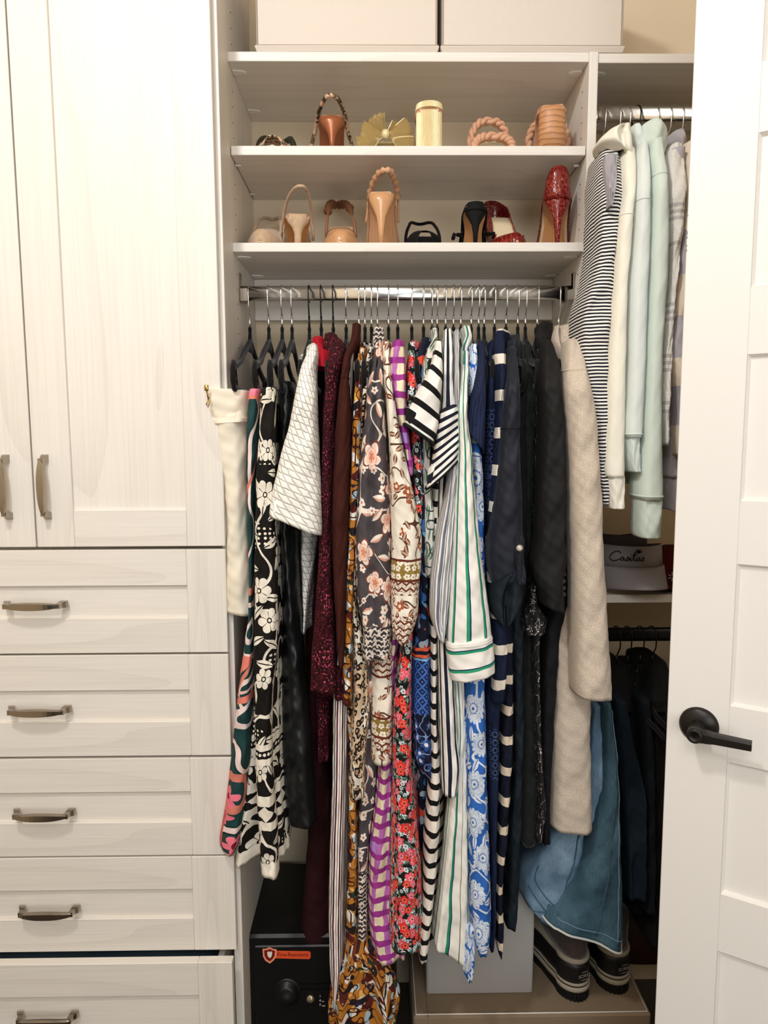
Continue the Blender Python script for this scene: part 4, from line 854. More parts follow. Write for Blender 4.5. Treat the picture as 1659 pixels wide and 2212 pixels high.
GA['nws'] = garment('blouse', 'navy and white striped blouse with wide turned sleeve hem', 'blouse', 963, [
    ('sleeve', '716 957 974;740 955 978;791 954 979;851 951 983;900 948 990', -.195, 'nws', dict(depth=.08, fold=.08, nf=3, bt=90)),
    ('sleeve_hem', '882 951 987 -14;910 946 991 -26;960 936 992 -44;1000 927 992 -60;1024 921 991 -66', -.22, 'nwh', dict(depth=.07, back=0, fold=.04, nf=3)),
    ('blouse_body', '900 952 978;1060 942 975;1227 940 973;1375 943 975;1500 946 985;1600 949 990;1650 950 996;1708 954 988', -.17, 'nws', dict(depth=.10, back=0, fold=.1, nf=3))], hang='hanger holding the navy and white striped blouse')
GA['gry'] = garment('shirt', 'fine grey and white striped shirt with gathered cuff', 'shirt', 980, [
    ('sleeve', '718 979 989;760 979 990;900 981 991;1000 968 989;1066 961 984;1148 943 982;1245 930 974;1327 928 967;1358 937 962;1372 944 960;1380 948 958', -.21, 'grey', dict(depth=.07, fold=.12, nf=5))], hang='hanger holding the fine grey-striped shirt')
GA['wgr'] = garment('dress', 'white shirt dress with thin green and navy stripes', 'dress', 996, [
    ('collar', '709 994 1010;728 992 1011;760 990 1010;800 990 1012', -.15, 'wg', dict(depth=.10, back=.12, bt=90, fold=.06)),
    ('sleeve', '790 990 1012;851 987 1010;896 986 1008;972 987 1018;1032 984 1022;1083 981 1028;1180 977 1037;1262 972 1049;1359 966 1062;1392 965 1063', -.225, 'wg', dict(depth=.08, fold=.05, nf=3, bt=90)),
    ('cuff', '1380 964 1064 -14;1410 965 1067 -18;1440 970 1069 -20;1459 975 1070 -18', -.232, 'wgh', dict(depth=.09, back=0, fold=.02, nf=2)),
    ('dress_body', '1300 978 1010;1460 976 1002;1567 984 1005;1706 970 1009;1838 957 1012;1939 944 1014;2010 936 1016 20;2052 933 1016 62', -.15, 'wgb', dict(depth=.16, back=0, fold=.16, nf=4))], hang='hanger holding the green-striped white shirt dress')
GA['blu'] = garment('dress', 'blue and white block-printed floral dress', 'dress', 1018.5, [
    ('dress_body', '748 1014 1028;790 1011 1032;851 1010 1035;942 1013 1039;1062 1019 1044;1227 1020 1047;1467 1003 1048;1550 1003 1050;1669 1005 1052;1838 1010 1058;1972 1014 1062;2030 1022 1058;2049 1030 1051', -.17, 'bluefl', dict(depth=.12, back=.03, fold=.10, nf=4, taper=False)),
    ('waist_tie', '2000 1006 1025;2060 1001 1025;2090 998 1024;2113 1009 1019', -.155, 'scarf', dict(depth=.03, back=0, fold=.2))], hang='hanger holding the blue and white floral dress')
GA['rib'] = garment('top', 'navy rib-knit short sleeved top', 'top', 1034.5, [
    ('sleeve', '743 1031 1045;791 1028 1047;851 1019 1048;900 1004 1048 20;935 1000 1046 50;952 1001 1044 58', -.2, 'rib', dict(depth=.07, fold=.05, nf=3)),
    ('top_body', '780 1030 1044;1200 1024 1042', -.09, 'rib', dict(depth=.22, back=0))], hang='hanger holding the navy rib-knit top')
GA['emb'] = garment('dress', 'long navy dress with cutwork embroidered trim', 'dress', 1046.5, [
    ('dress_body', '739 1049 1063;790 1046 1068;900 1045 1070;1090 1047 1069;1227 1046 1068;1467 1046 1081;1550 1049 1080;1700 1054 1076;1838 1057 1071;2000 1059 1069;2038 1054 1065', -.155, 'emb', dict(depth=.13, fold=.1, nf=3))], hang='hanger holding the long navy cutwork dress')
GA['ncr'] = garment('dress', 'navy sweater dress with wide cream bar stripes', 'dress', 1069, [
    ('sleeve', '716 1066 1086;745 1062 1090;806 1070 1092;880 1070 1089;942 1066 1085;1092 1055 1081;1180 1050 1080;1268 1054 1086;1350 1060 1097;1430 1060 1094;1510 1060 1089 -8', -.18, 'navycr', dict(depth=.08, fold=.07, nf=3)),
    ('dress_body', '900 1068 1090;1350 1076 1108;1508 1080 1109;1635 1078 1107;1770 1073 1098;1905 1066 1085;1990 1068 1087;2030 1069 1086;2050 1074 1081', -.15, 'navycr2', dict(depth=.13, back=0, fold=.08, nf=3))], hang='hanger holding the navy dress with cream bars')
GA['sat'] = garment('shirt', 'midnight crepe shirt with rolled tab sleeve and button', 'shirt', 1094, [
    ('collar', '727 1085 1107;745 1081 1111;762 1086 1112;775 1092 1110', -.12, 'satin', dict(depth=.12, back=.08, bt=60, fold=.05)),
    ('sleeve', '755 1091 1111;791 1092 1117;851 1088 1123;927 1079 1122;1002 1073 1124;1100 1063 1128;1180 1052 1130;1225 1053 1132;1255 1060 1133', -.205, 'satin', dict(depth=.085, fold=.06, nf=3, bt=90)),
    ('rolled_cuff', '1232 1084 1136 -14;1250 1068 1136 -12;1275 1058 1132 -6;1302 1057 1128;1328 1064 1118;1347 1080 1100', -.222, 'satinb', dict(depth=.12, back=0, fold=.05, nf=2, crease=[(-.05, .18, .035)])),
    ('sleeve_tab', '1163 1117 1131;1172 1115 1132;1215 1116 1132;1243 1119 1136;1262 1120 1134', -.226, 'satin', dict(depth=.006, back=0, fold=0)),
    ('shirt_body', '1000 1090 1126;1340 1098 1130;1550 1106 1130;1669 1104 1128;1804 1097 1123;1939 1094 1118;1992 1089 1113 8', -.135, 'satinb', dict(depth=.18, back=0, fold=.1, nf=3))], hang='hanger holding the midnight crepe shirt')
z = GA['sat']; c_ = P(1122.5, 1184, -.229); G().lathe([(.0, -.003), (.003, -.0035), (.006, -.0022), (.0066, 0), (.0066, .002)], c_, axis=1, n=20).done('button', fab('pearl'), z, smooth=True)
GA['bvl'] = garment('top', 'black-green velvet top hanging behind the midnight shirt', 'top', 1119.5, [
    ('top_body', '748 1130 1148;791 1126 1152;900 1124 1151;1100 1127 1149;1300 1126 1151;1550 1129 1156;1700 1125 1158;1812 1120 1156', -.125, 'bvelvet', dict(depth=.18, fold=.08, nf=3))], hang='hanger holding the black-green velvet top')
GA['spa'] = garment('blouse', 'black sheer blouse with silver thread edging', 'blouse', 1136, [
    ('blouse_body', '753 1150 1164;800 1150 1168;900 1155 1168;1100 1150 1164;1227 1140 1156;1310 1134 1160;1360 1146 1163;1550 1150 1164;1669 1156 1171;1736 1160 1176;1808 1154 1167', -.155, 'sparkle', dict(depth=.10, fold=.06, nf=3)),
    ('peplum', '1312 1134 1166;1338 1123 1181;1366 1128 1176', -.165, 'sparkle', dict(depth=.10, back=0, fold=.2, nf=6))], hang='hanger holding the silver-edged black blouse')
GA['bla'] = garment('blazer', 'black blazer with notched collar and cuff buttons', 'blazer', 1161.7, [
    ('collar', '699 1150 1168;712 1146 1174;735 1149 1178;760 1158 1180;800 1164 1178', -.10, 'blazer', dict(depth=.12, back=.06, bt=60, fold=.06)),
    ('sleeve', '740 1170 1188;760 1166 1197;791 1165 1208;851 1167 1213;911 1169 1219;1032 1164 1223;1100 1161 1222;1165 1158 1219;1196 1151 1226;1225 1146 1222;1250 1152 1215;1285 1168 1217;1305 1170 1218 16;1314 1170 1218 20', -.21, 'blazer', dict(depth=.09, fold=.05, nf=3, bt=100, sm=2)),
    ('blazer_body', '800 1176 1212;1000 1185 1228;1180 1188 1236;1278 1186 1237;1340 1172 1216;1392 1168 1206;1550 1160 1197;1700 1163 1187;1810 1166 1186', -.13, 'blazer2', dict(depth=.2, back=0, fold=.08, nf=3))], hang='hanger holding the black blazer')
z = GA['bla']
for py in (1240, 1255, 1270, 1284): G().lathe([(0, -.003), (.004, -.0032), (.0055, -.0015), (.0055, .002)], P(1216.5, py, -.195), axis=1, n=16).done('button', fab('dkbtn'), z, smooth=True)
GA['coa'] = garment('coat', 'oatmeal beige wool coat hung last beside the divider', 'coat', 1208, [
    ('collar', '705 1196 1236;722 1192 1242;740 1194 1243;765 1204 1236;800 1214 1232', -.11, 'coat', dict(depth=.16, back=.07, bt=70, fold=.04, crease=[(-.35, .16, .05)])),
    ('sleeve', '738 1218 1246;776 1217 1260;836 1217 1277;881 1221 1286;942 1226 1292;1060 1232 1300;1180 1236 1304;1350 1240 1314;1440 1240 1320;1490 1241 1323;1504 1243 1323 6', -.225, 'coat', dict(depth=.11, fold=.04, nf=3, bt=110)),
    ('coat_body', '790 1208 1258;1000 1214 1276;1300 1210 1290;1392 1196 1286;1550 1194 1277;1680 1191 1278;1789 1188 1281 6', -.14, 'coat', dict(depth=.24, back=0, fold=.05, nf=3))], hang='hanger holding the oatmeal beige coat')
# ================================================================= hoodies right of the divider
R2 = 'silver-hooked hangers on the hoodie rail'
def hung(kind, label, cat, hx, pieces, hang, dark=False):
    o = garment(kind, label, cat, hx, pieces, None, YR, ZR2, None, hy=246); hanger(hx, 246, 0, YR, ZR2, hang, R2, dark, True, .22); return o
H = {}
H['kni'] = hung('sweater', 'fine black and white striped knit sweater beside the divider', 'sweater', 1302, [
    ('sweater_body', '334 1293 1330;381 1292 1341;400 1292 1343;450 1291 1338;540 1289 1328;600 1278 1322;668 1256 1318;736 1252 1315;803 1256 1313;858 1262 1312;940 1278 1310;1034 1288 1308;1088 1294 1308', -.185, 'knit', dict(depth=.14, fold=.07, nf=4, back=.06)),
    ('neck_lining', '340 1304 1331;370 1304 1330;400 1308 1328;430 1311 1322;452 1313 1317', -.208, 'knitgrey', dict(depth=.03, back=.06, fold=0, p=.5))], 'hanger holding the black and white striped knit')
H['cre'] = hung('hoodie', 'cream fleece hoodie with hood flopped over to the left', 'hoodie', 1334, [
    ('sleeve', '330 1338 1366;365 1336 1371;426 1341 1368;471 1330 1364;540 1325 1360;600 1322 1353;708 1312 1350;844 1304 1348;950 1299 1346;1015 1298 1347;1030 1301 1346', -.20, 'cream', dict(depth=.10, fold=.03, nf=2, back=.06, wrink=.0005)),
    ('cuff', '1024 1303 1345;1060 1306 1345;1090 1309 1345;1097 1310 1344', -.195, 'creamrib', dict(depth=.085, back=0, fold=.02)),
    ('hood', '278 1334 1351 -6;288 1306 1355 -10;300 1293 1357 -6;315 1285 1358 4;326 1285 1359 14;336 1296 1360 22;346 1318 1360 20', -.165, 'cream', dict(depth=.12, back=0, fold=.10, nf=4, p=.95, dome=True, crease=[(.1, .25, .02)])),
    ('hoodie_body', '380 1330 1362;900 1312 1345;980 1312 1344', -.08, 'cream', dict(depth=.24, back=0))], 'hanger holding the cream hoodie')
H['pmi'] = hung('sweatshirt', 'palest mint sweatshirt with ribbed cuff curling sideways', 'sweatshirt', 1355, [
    ('collar', '282 1357 1373;290 1354 1376;310 1354 1382;335 1360 1388', -.13, 'pmint', dict(depth=.09, back=0, dome=True, p=1.0, fold=.06)),
    ('sleeve', '318 1374 1391;345 1371 1396;372 1372 1399;435 1367 1401;525 1364 1400;600 1356 1397;708 1354 1393;790 1352 1391;870 1349 1387;930 1344 1384;945 1346 1382', -.205, 'pmint', dict(depth=.10, fold=.03, nf=2, back=.06, wrink=.0005)),
    ('cuff', '938 1346 1380;960 1348 1376;990 1351 1375;1010 1355 1376;1019 1358 1377', -.2, 'pmintrib', dict(depth=.08, back=0, fold=.02)),
    ('sweatshirt_body', '380 1365 1392;900 1352 1382', -.08, 'pmint', dict(depth=.24, back=0))], 'hanger holding the palest mint sweatshirt')
H['min'] = hung('hoodie', 'mint green fleece hoodie with rounded upright hood', 'hoodie', 1415, [
    ('hood', '269 1394 1414;275 1382 1423;288 1373 1431;305 1370 1434;325 1371 1432;342 1376 1428;358 1388 1420', -.15, 'mint', dict(depth=.11, back=0, fold=.04, nf=3, p=1.0, dome=True)),
    ('sleeve', '308 1400 1424;345 1399 1429;381 1405 1437;426 1404 1440;507 1401 1441;600 1398 1439;736 1392 1428;871 1387 1425;980 1382 1427;1062 1375 1430;1078 1377 1429', -.21, 'mint', dict(depth=.10, fold=.03, nf=2, back=.06, wrink=.0005)),
    ('cuff', '1072 1377 1427;1110 1376 1426;1150 1376 1424;1160 1378 1423', -.205, 'mintrib', dict(depth=.085, back=0, fold=.02)),
    ('hoodie_body', '380 1398 1432;900 1392 1426;1050 1385 1430', -.08, 'mint', dict(depth=.24, back=0))], 'hanger holding the mint hoodie')
H['lav'] = hung('sweatshirt', 'dusky lavender sweatshirt hanging behind the grey-striped cardigan', 'sweatshirt', 1443, [
    ('collar', '296 1442 1462;305 1436 1468;318 1434 1472;335 1438 1470', -.10, 'lav', dict(depth=.10, back=0, dome=True, p=1.0, fold=.05)),
    ('sweatshirt_body', '330 1440 1474;500 1440 1474;790 1440 1471;900 1436 1466;1030 1428 1461', -.15, 'lav', dict(depth=.18, back=0, fold=.06)),
    ('hem_rib', '1027 1428 1461;1060 1428 1460;1101 1428 1458 8', -.147, 'lavrib', dict(depth=.18, back=0, fold=.03))], 'hanger holding the lavender sweatshirt')
H['car'] = hung('cardigan', 'white knit cardigan with narrow grey stripes low on the sleeve', 'cardigan', 1469, [
    ('sleeve', '322 1440 1464;345 1432 1468;372 1434 1473;417 1437 1476;460 1438 1473;507 1440 1467;600 1440 1454;700 1430 1447;776 1424 1442;900 1424 1438;962 1427 1432', -.195, 'cardi', dict(depth=.08, fold=.09, nf=4, back=.06))], 'hanger holding the grey-striped white cardigan')
H['bar'] = hung('sweatshirt', 'sweatshirt in broad cream and lavender bars, half hidden by the door', 'sweatshirt', 1494, [
    ('sleeve', '316 1473 1500;335 1468 1504;370 1477 1508;460 1475 1508;535 1462 1506;600 1457 1504;720 1444 1500;784 1439 1496;844 1456 1492;952 1457 1488;984 1459 1486', -.19, 'crlav', dict(depth=.09, fold=.06, nf=3, back=.06)),
    ('sweatshirt_body', '340 1480 1510;900 1466 1500', -.08, 'crlav', dict(depth=.24, back=0))], 'hanger holding the barred cream and lavender sweatshirt')
seam_at(H['cre'], 'sleeve', 474, fab('creamrib')); seam_at(H['pmi'], 'sleeve', 440, fab('pmintrib')); seam_at(H['min'], 'sleeve', 386, fab('mintrib')); seam_at(H['min'], 'sleeve', 1068, fab('mintrib'), .002); seam_at(H['pmi'], 'sleeve', 936, fab('pmintrib'), .002); seam_at(H['bar'], 'sleeve', 455, fab('cream'))
ring_trim(GA['bws'], 'sleeve', .0034, fab('black'), 'hem_binding'); ring_trim(GA['nws'], 'sleeve_hem', .0022, fab('black'), 'hem_binding')
seam_at(GA['coa'], 'sleeve', 800, fab('coat')); seam_at(GA['sat'], 'sleeve', 930, fab('satinb')); seam_at(GA['bro'], 'sleeve', 815, fab('brown')); seam_at(GA['wgr'], 'cuff', 1386, fab('wgh'), .0009)
hanger(1377, 246, 0, YR, ZR2, 'bare black hanger between the mint sweatshirts', None, True, True, .2)
# ================================================================= jeans and dark things, lower right
def low(kind, label, cat, hx, pieces, hang=None):
    return garment(kind, label, cat, hx, pieces, None, YR, ZR3, None, hy=1370)
def seam(parent, pts, Y, mat, r=.0016, name='seam'):
    return G().tube([P(x, y, Y) for x, y in pts], r, 6).done(name, mat, parent, smooth=True)
J = {}
J['light'] = low('jeans', 'light blue jeans folded waist-down below the beige coat hem', 'jeans', 1296, [
    ('jean_leg', '1515 1272 1293;1600 1268 1297;1700 1262 1304;1745 1240 1298;1787 1188 1262;1838 1160 1260;1881 1128 1254;1928 1122 1240;1962 1138 1226 22;1984 1160 1212 30', -.075, 'den1', dict(depth=.14, back=0, fold=.07, nf=4, taper=False))])
z = J['light']; ring_trim(z, 'jean_leg', .0022, fab('den2'), 'waist_seam', -1); ring_trim(z, 'jean_leg', .0012, fab('den2'), 'waist_seam', -5)
line_trim(z, 'jean_leg', .72, .55, .97, .0019, fab('den2'), 'side_seam'); line_trim(z, 'jean_leg', lambda t: .12+.55*((t-.72)/.2)**2, .74, .92, .0014, fab('den2'), 'pocket_seam'); line_trim(z, 'jean_leg', lambda t: .05+.4*(t-.8)/.15, .82, .94, .0013, fab('den2'), 'pocket_seam')
line_trim(z, 'jean_leg', .66, .93, 1.0, .0045, fab('den2'), 'belt_loop')
J['mid'] = low('jeans', 'mid blue jeans with pale frayed hem above the boots', 'jeans', 1322, [
    ('jean_leg', '1512 1296 1316;1560 1298 1322;1600 1300 1327;1700 1300 1336;1753 1284 1338;1804 1266 1341;1888 1242 1345;1940 1215 1348 30;1990 1186 1349 58;2014 1170 1348 68', -.105, 'den2', dict(depth=.12, back=0, fold=.10, nf=4, taper=False, sm=4))])
z = J['mid']; ring_trim(z, 'jean_leg', .0028, fab('fray'), 'frayed_hem', -1); ring_trim(z, 'jean_leg', .0012, fab('den1'), 'hem_stitch', -4)
line_trim(z, 'jean_leg', .86, .04, .98, .0014, fab('den1'), 'side_seam'); line_trim(z, 'jean_leg', .60, .3, .98, .0018, fab('den2'), 'side_seam')
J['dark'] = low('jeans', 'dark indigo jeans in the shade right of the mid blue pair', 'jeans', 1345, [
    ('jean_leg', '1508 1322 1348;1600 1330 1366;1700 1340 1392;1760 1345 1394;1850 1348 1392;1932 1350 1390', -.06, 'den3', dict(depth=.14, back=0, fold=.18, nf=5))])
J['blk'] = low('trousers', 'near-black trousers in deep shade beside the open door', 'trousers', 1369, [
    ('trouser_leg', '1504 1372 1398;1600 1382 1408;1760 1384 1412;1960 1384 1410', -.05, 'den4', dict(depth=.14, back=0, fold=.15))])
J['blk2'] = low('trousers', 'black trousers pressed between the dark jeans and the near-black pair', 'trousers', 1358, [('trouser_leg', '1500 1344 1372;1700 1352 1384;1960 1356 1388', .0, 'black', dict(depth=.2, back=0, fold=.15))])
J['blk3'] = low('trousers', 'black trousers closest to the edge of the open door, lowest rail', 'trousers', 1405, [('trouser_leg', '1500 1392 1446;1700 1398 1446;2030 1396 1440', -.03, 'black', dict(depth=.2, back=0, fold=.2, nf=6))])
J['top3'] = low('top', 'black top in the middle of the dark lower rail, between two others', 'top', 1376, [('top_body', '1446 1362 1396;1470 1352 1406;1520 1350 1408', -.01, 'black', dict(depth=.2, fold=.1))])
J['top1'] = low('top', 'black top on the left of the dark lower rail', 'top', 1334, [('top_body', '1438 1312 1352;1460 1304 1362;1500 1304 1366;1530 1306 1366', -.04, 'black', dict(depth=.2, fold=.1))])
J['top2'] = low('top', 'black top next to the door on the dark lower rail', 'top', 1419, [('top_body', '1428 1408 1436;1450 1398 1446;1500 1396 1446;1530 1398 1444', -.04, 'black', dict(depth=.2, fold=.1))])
for hx, lab in ((1334, 'first black hook and hanger on the dark lower rail, from the coat'), (1358, 'second black hook and hanger on the dark lower rail, from the coat'), (1385, 'third black hook and hanger on the dark lower rail, from the coat'), (1411, 'fourth black hook and hanger on the dark lower rail, beside the door')):
    hanger(hx, 1370, 0, YR, ZR3, lab, 'black hangers on the dark lower rail', True, False, .25)
ZR4 = P(1350, 1512, .06)[2]
rail4 = rail(WID+.019, XR-.002, ZR4, .07, 'lowest dark rail where the jeans hang', BLACKM, False)
for hx, lab in ((1306, 'thin hanger holding the light jeans by the coat'), (1313, 'thin hanger holding the mid blue jeans'), (1341, 'thin hanger holding the dark indigo jeans'), (1375, 'thin hanger holding the near-black trousers')):
    hanger(hx, 1512, 0, .07, ZR4, lab, 'hangers on the jeans rail', True, 'small', .1)
# ================================================================= shoes
def f_suede(n, c, c2): 
    m = M(n, .95, .15, 0, .3); f = m.noise(m.vec(90, src='Object'), 1, 3); m.bump(m.noise(m.vec(900, src='Object'), 1, 2), .3, .0006); return m.out(m.mix(f, c, c2))
def f_croc():
    m = M('red_croc_leather', .16, .5); v = m.warp(m.vec((105, 105, 80), src='Object'), .5, 1.5); n = m.n.new('ShaderNodeTexVoronoi'); n.feature = 'DISTANCE_TO_EDGE'; m.inp(n.inputs['Vector'], v); n.inputs['Scale'].default_value = 1
    e = m.lt(n.outputs[0], .045, .05); m.bump(m.op('SUBTRACT', 1.0, e), .6, .0012); return m.out(m.mix(e, m.mix(m.noise(m.vec(30, src='Object'), 1, 2), '#7f100c', '#4c0808'), '#a0402f'))
def f_snake():
    m = M('snakeskin', .35, .4); v = m.vec((150, 150, 190), src='Object'); n = m.n.new('ShaderNodeTexVoronoi'); m.inp(n.inputs['Vector'], v); n.inputs['Scale'].default_value = 1; c = m.sep(n.outputs['Color'])
    f = m.noise(m.vec(60, src='Object'), 1, 1); k = m.mix(m.lt(.5, c[0]), '#6b5540', '#2a211a'); k = m.mix(m.lt(.68, c[1]), k, '#c9a888'); k = m.mix(m.lt(.56, f), k, '#d6ad8f'); m.bump(n.outputs[0], .6, .001); return m.out(k)
def f_gold():
    m = M('pleated_gold_lame', .45, .6, .12); w = m.sep(m.vec(1, src='Object')); f = m.noise(m.vec((700, 300, 60), src='Object'), 1, 2); m.bump(f, .5, .001); return m.out(m.mix(f, '#f1e3b8', '#cdb47c'))
def f_stack():
    m = M('stacked_leather_heel', .45, .4); z = m.sep(m.tc('Object')); w = m.add(m.mul(z[2], 85), m.mul(m.noise(m.vec(40, src='Object'), 1, 1), .7)); l = m.op('POWER', m.op('FRACT', w), 5.0); return m.out(m.mix(l, m.mix(m.noise(m.vec((60, 60, 500), src='Object'), 1, 2), '#cf9a6c', '#b98156'), '#7d4d2e'))
SM = dict(suede=f_suede('beige_suede', '#cdb093', '#a98a6c'), nude=plain('nude_patent', '#c9976c', .22, .5), nude2=plain('nude_leather', '#c99b78', .45, .4), black=plain('black_suede_shoe', '#0f0e0e', .8, .2), croc=f_croc(), snake=f_snake(), gold=f_gold(), stack=f_stack(), copper=plain('copper_leather', '#9a5a37', .3, .5, .25),
    tan=plain('tan_sole', '#c08a58', .5, .35), sole=plain('leather_sole', '#b87f4a', .5, .35), insole=plain('cream_insole', '#e3cfab', .6, .3), braid=plain('tan_braided_leather', '#cb9a7b', .5, .35), mocha=plain('mocha_gather', '#8a5c41', .5, .35), dkol=plain('dark_snakeskin_strap', '#2c2a1c', .5, .35), kh=plain('khaki_lining', '#86764c', .6, .3))
LSH = .222
def sst(t): t = min(1, max(0, t)); return t*t*(3-2*t)
class Shoe:
    def __init__(s, label, px, py_floor, shelf_z, front, H, yaw=0.0, y0=.012, group=None, L=LSH, hwk=1.0, name='shoe', point=True):
        s.front, s.H, s.L, s.k, s.point = front, H, L, hwk, point
        x = P(px, py_floor, y0+.03)[0]; s.loc = np.array([x, y0, shelf_z+.0006]); s.o = empty(name, s.loc, label, 'shoe', group); yaw = yaw if front else yaw-.85*(px-830)/1500; s.cy, s.sy = math.cos(yaw), math.sin(yaw)
    def w(s, l, a, z):
        """shoe coordinates (along, across, up) to the world"""
        y = (s.L-l) if s.front else l; x = -a if s.front else a
        return s.loc+np.array([x*s.cy-y*s.sy, x*s.sy+y*s.cy, z])
    def sh(s, l):
        return .004+(s.H-.004)*(1-sst((l-.045)/(.70*s.L-.045)))
    def hw(s, l):
        t = l/s.L; xs = [0, .03, .10, .25, .42, .60, .72, .85, .95, 1.0]; v = [.006, .018, .026, .027, .027, .034, .037, .026, .012, .002] if s.point else [.006, .018, .027, .029, .030, .037, .041, .038, .027, .006]
        return float(np.interp(t, xs, v))*s.k
    def grid(s, fn, nl, na, name, mat, thick=.0016, l0=0, l1=None):
        V, Fc = [], []
        for i in range(nl):
            for j in range(na): V.append(s.w(*fn(i/(nl-1), j/(na-1))))
        for i in range(nl-1):
            for j in range(na-1): Fc.append((i*na+j, i*na+j+1, (i+1)*na+j+1, (i+1)*na+j))
        o = mobj(name, V, Fc, SM[mat] if isinstance(mat, str) else mat, s.o)
        md = o.modifiers.new('thickness', 'SOLIDIFY'); md.thickness = thick; md.offset = 0; return o
    def sole(s, mat='sole', insole='insole', th=.004):
        g = G(); g2 = G(); R, R2 = [], []
        for i in range(26):
            l = .008+(s.L-.008)*(i/25); h = s.hw(l); z = s.sh(l)
            k2 = 1-.26*sst((l/s.L-.22)/.2); R.append([s.w(l, -h*k2, z), s.w(l, h*k2, z), s.w(l, h*k2, z-th), s.w(l, -h*k2, z-th)]); h2 = h*.94; R2.append([s.w(l, -h2, z+.0022), s.w(l, h2, z+.0022), s.w(l, h2, z+.0003), s.w(l, -h2, z+.0003)])
        g.loft(R).done('sole', SM[mat], s.o, smooth=False); g2.loft(R2).done('insole', SM[insole], s.o, smooth=False); return s
    def heel(s, mat, kind='stiletto', tip=None):
        R = []; H = s.H-.004
        prof = {'stiletto': [(0, 1.02, 1.02), (.12, .9, .8), (.28, .62, .52), (.45, .36, .32), (.7, .23, .22), (1, .17, .17)], 'flare': [(0, 1, 1), (.15, .85, .75), (.35, .5, .45), (.6, .30, .3), (.85, .27, .27), (1, .32, .3)], 'block': [(0, 1, .95), (.08, 1, .95), (.5, 1.02, .95), (1, 1.06, .98)], 'kitten': [(0, 1, 1), (.12, .92, .8), (.32, .56, .5), (.55, .30, .30), (.8, .20, .22), (1, .22, .22)]}[kind]
        hw0 = .026*s.k; d0 = .05
        for t, a, d in prof:
            z = H*(1-t)+.0002; ring = []
            for k in range(20):
                q = 2*math.pi*k/20; lx = (math.sin(q)*.5+.5)*d0*d+.004*(t if kind != 'block' else 0)*(1 if kind != 'block' else 0)+.001
                if math.sin(q) > 0: aw = hw0*a*math.cos(q) if abs(math.cos(q)) < .6 else hw0*a*math.copysign(.62+.38*abs(math.cos(q)), math.cos(q))*.9
                else: aw = hw0*a*math.cos(q)
                ring.append(s.w(lx, aw, z+(0 if t else .003)-(lx*.0)))
            R.append(ring)
        G().loft(R[::-1]).done('heel', SM[mat], s.o, smooth=True); return s
    def vamp(s, mat, l0=.52, h=.034, open_toe=0.0, cut=.0):
        def fn(t, a):
            l = s.L*(l0+(1-l0-.004-open_toe)*t); hw = s.hw(l); z0 = s.sh(l)-.003; an = -.42+(math.pi+.84)*a; top = h*(1-.35*t)*min(1, (1.02-t)*5 if open_toe == 0 else 1.0)
            dl = -cut*(abs(math.cos(an))**1.5)*(1-t)
            l2 = l+dl*s.L; hw = s.hw(l2); z0 = s.sh(l2)-.003
            return (l2, -hw*1.04*math.copysign(abs(math.cos(an))**.75, math.cos(an)), z0+.004+(top*math.sin(an)**.8 if an > 0 and math.sin(an) > 0 else .014*math.sin(an)))
        s.grid(fn, 12, 21, 'upper', mat); return s
    def counter(s, mat, l1=.62, hb=.052, hs=.026):
        """the wall of a closed pump: from the vamp back round the heel"""
        N = 41
        def fn(t, a):
            q = -1+2*t; l = s.L*l1*abs(q)**1.6; side = math.copysign(1, q); hwv = s.hw(l) if abs(q) > .02 else .004; top = hs+(hb-hs)*(1-sst(abs(q)/.62)); top += .008*sst((abs(q)-.8)/.2)
            z = s.sh(l)-.009+(top+.006)*a; lean = 1.06-.24*a
            return (l-.003*(1-abs(q))*a*0+.004*a*(1-sst(abs(q)/.3)), side*hwv*lean, z)
        s.grid(fn, N, 6, 'counter', mat, .002); return s
    def sling(s, mat, top=.05, r=.0026, wide=1.0, ruched=False, lfrom=.5, back=-.004, asym=0.0, flat=.5, name='strap'):
        pts = []; n = 44 if ruched else 26; rr = []
        for i in range(n):
            q = -1+2*i/(n-1); a = abs(q); l = s.L*lfrom*sst(a)+back*(1-a); hw = s.hw(max(l, .02))*wide*(math.sin(min(1, (1-a)*0+a)*math.pi/2)**.8); z = s.sh(s.L*lfrom)+.012+(s.sh(0)+top-s.sh(s.L*lfrom)-.012)*(1-a**2.4)
            pts.append(s.w(l, math.copysign(hw, q)+asym*(1-a), z)); rr.append(r*(1+(.38*math.sin(i*2.3) if ruched and a < .8 else 0))*(1.0 if a < .72 or not ruched else .42))
        G().tube(pts, rr, 8, sx=1.0 if ruched else 1.0, up=(0, 1, 0)).done(name, SM[mat], s.o, smooth=True); return s
    def band(s, mat, la, lb, h=.03, name='toe_strap', thick=.002, dz=0.0):
        def fn(t, a):
            l = s.L*(la+(lb-la)*t); hw = s.hw(l)*1.02; an = math.pi*a; return (l, -hw*math.copysign(abs(math.cos(an))**.7, math.cos(an)), s.sh(l)-.002+dz+h*math.sin(an)**.75)
        s.grid(fn, 6, 17, name, mat, thick); return s
    def braid(s, mat, la, h, width=.010, r=.0052, name='braided_band', turns=3.5, spread=1.05):
        N = 72
        for st in range(3):
            pts = []
            for i in range(N):
                t = i/(N-1); an = math.pi*t; ph = 2*math.pi*(turns*t+st/3); l = s.L*la+width*.55*math.sin(ph); hw = s.hw(s.L*la)*spread; rad = .0035*math.sin(2*ph)
                pts.append(s.w(l, -(hw+rad)*math.copysign(abs(math.cos(an))**.7, math.cos(an)), max(.006, s.sh(s.L*la)+(h+rad)*math.sin(an)**.75)))
            G().tube(pts, r, 8, up=(0, 1, 0)).done(name, SM[mat], s.o, smooth=True)
        return s
Z2, Z3 = ZS2+TH, ZS3+TH
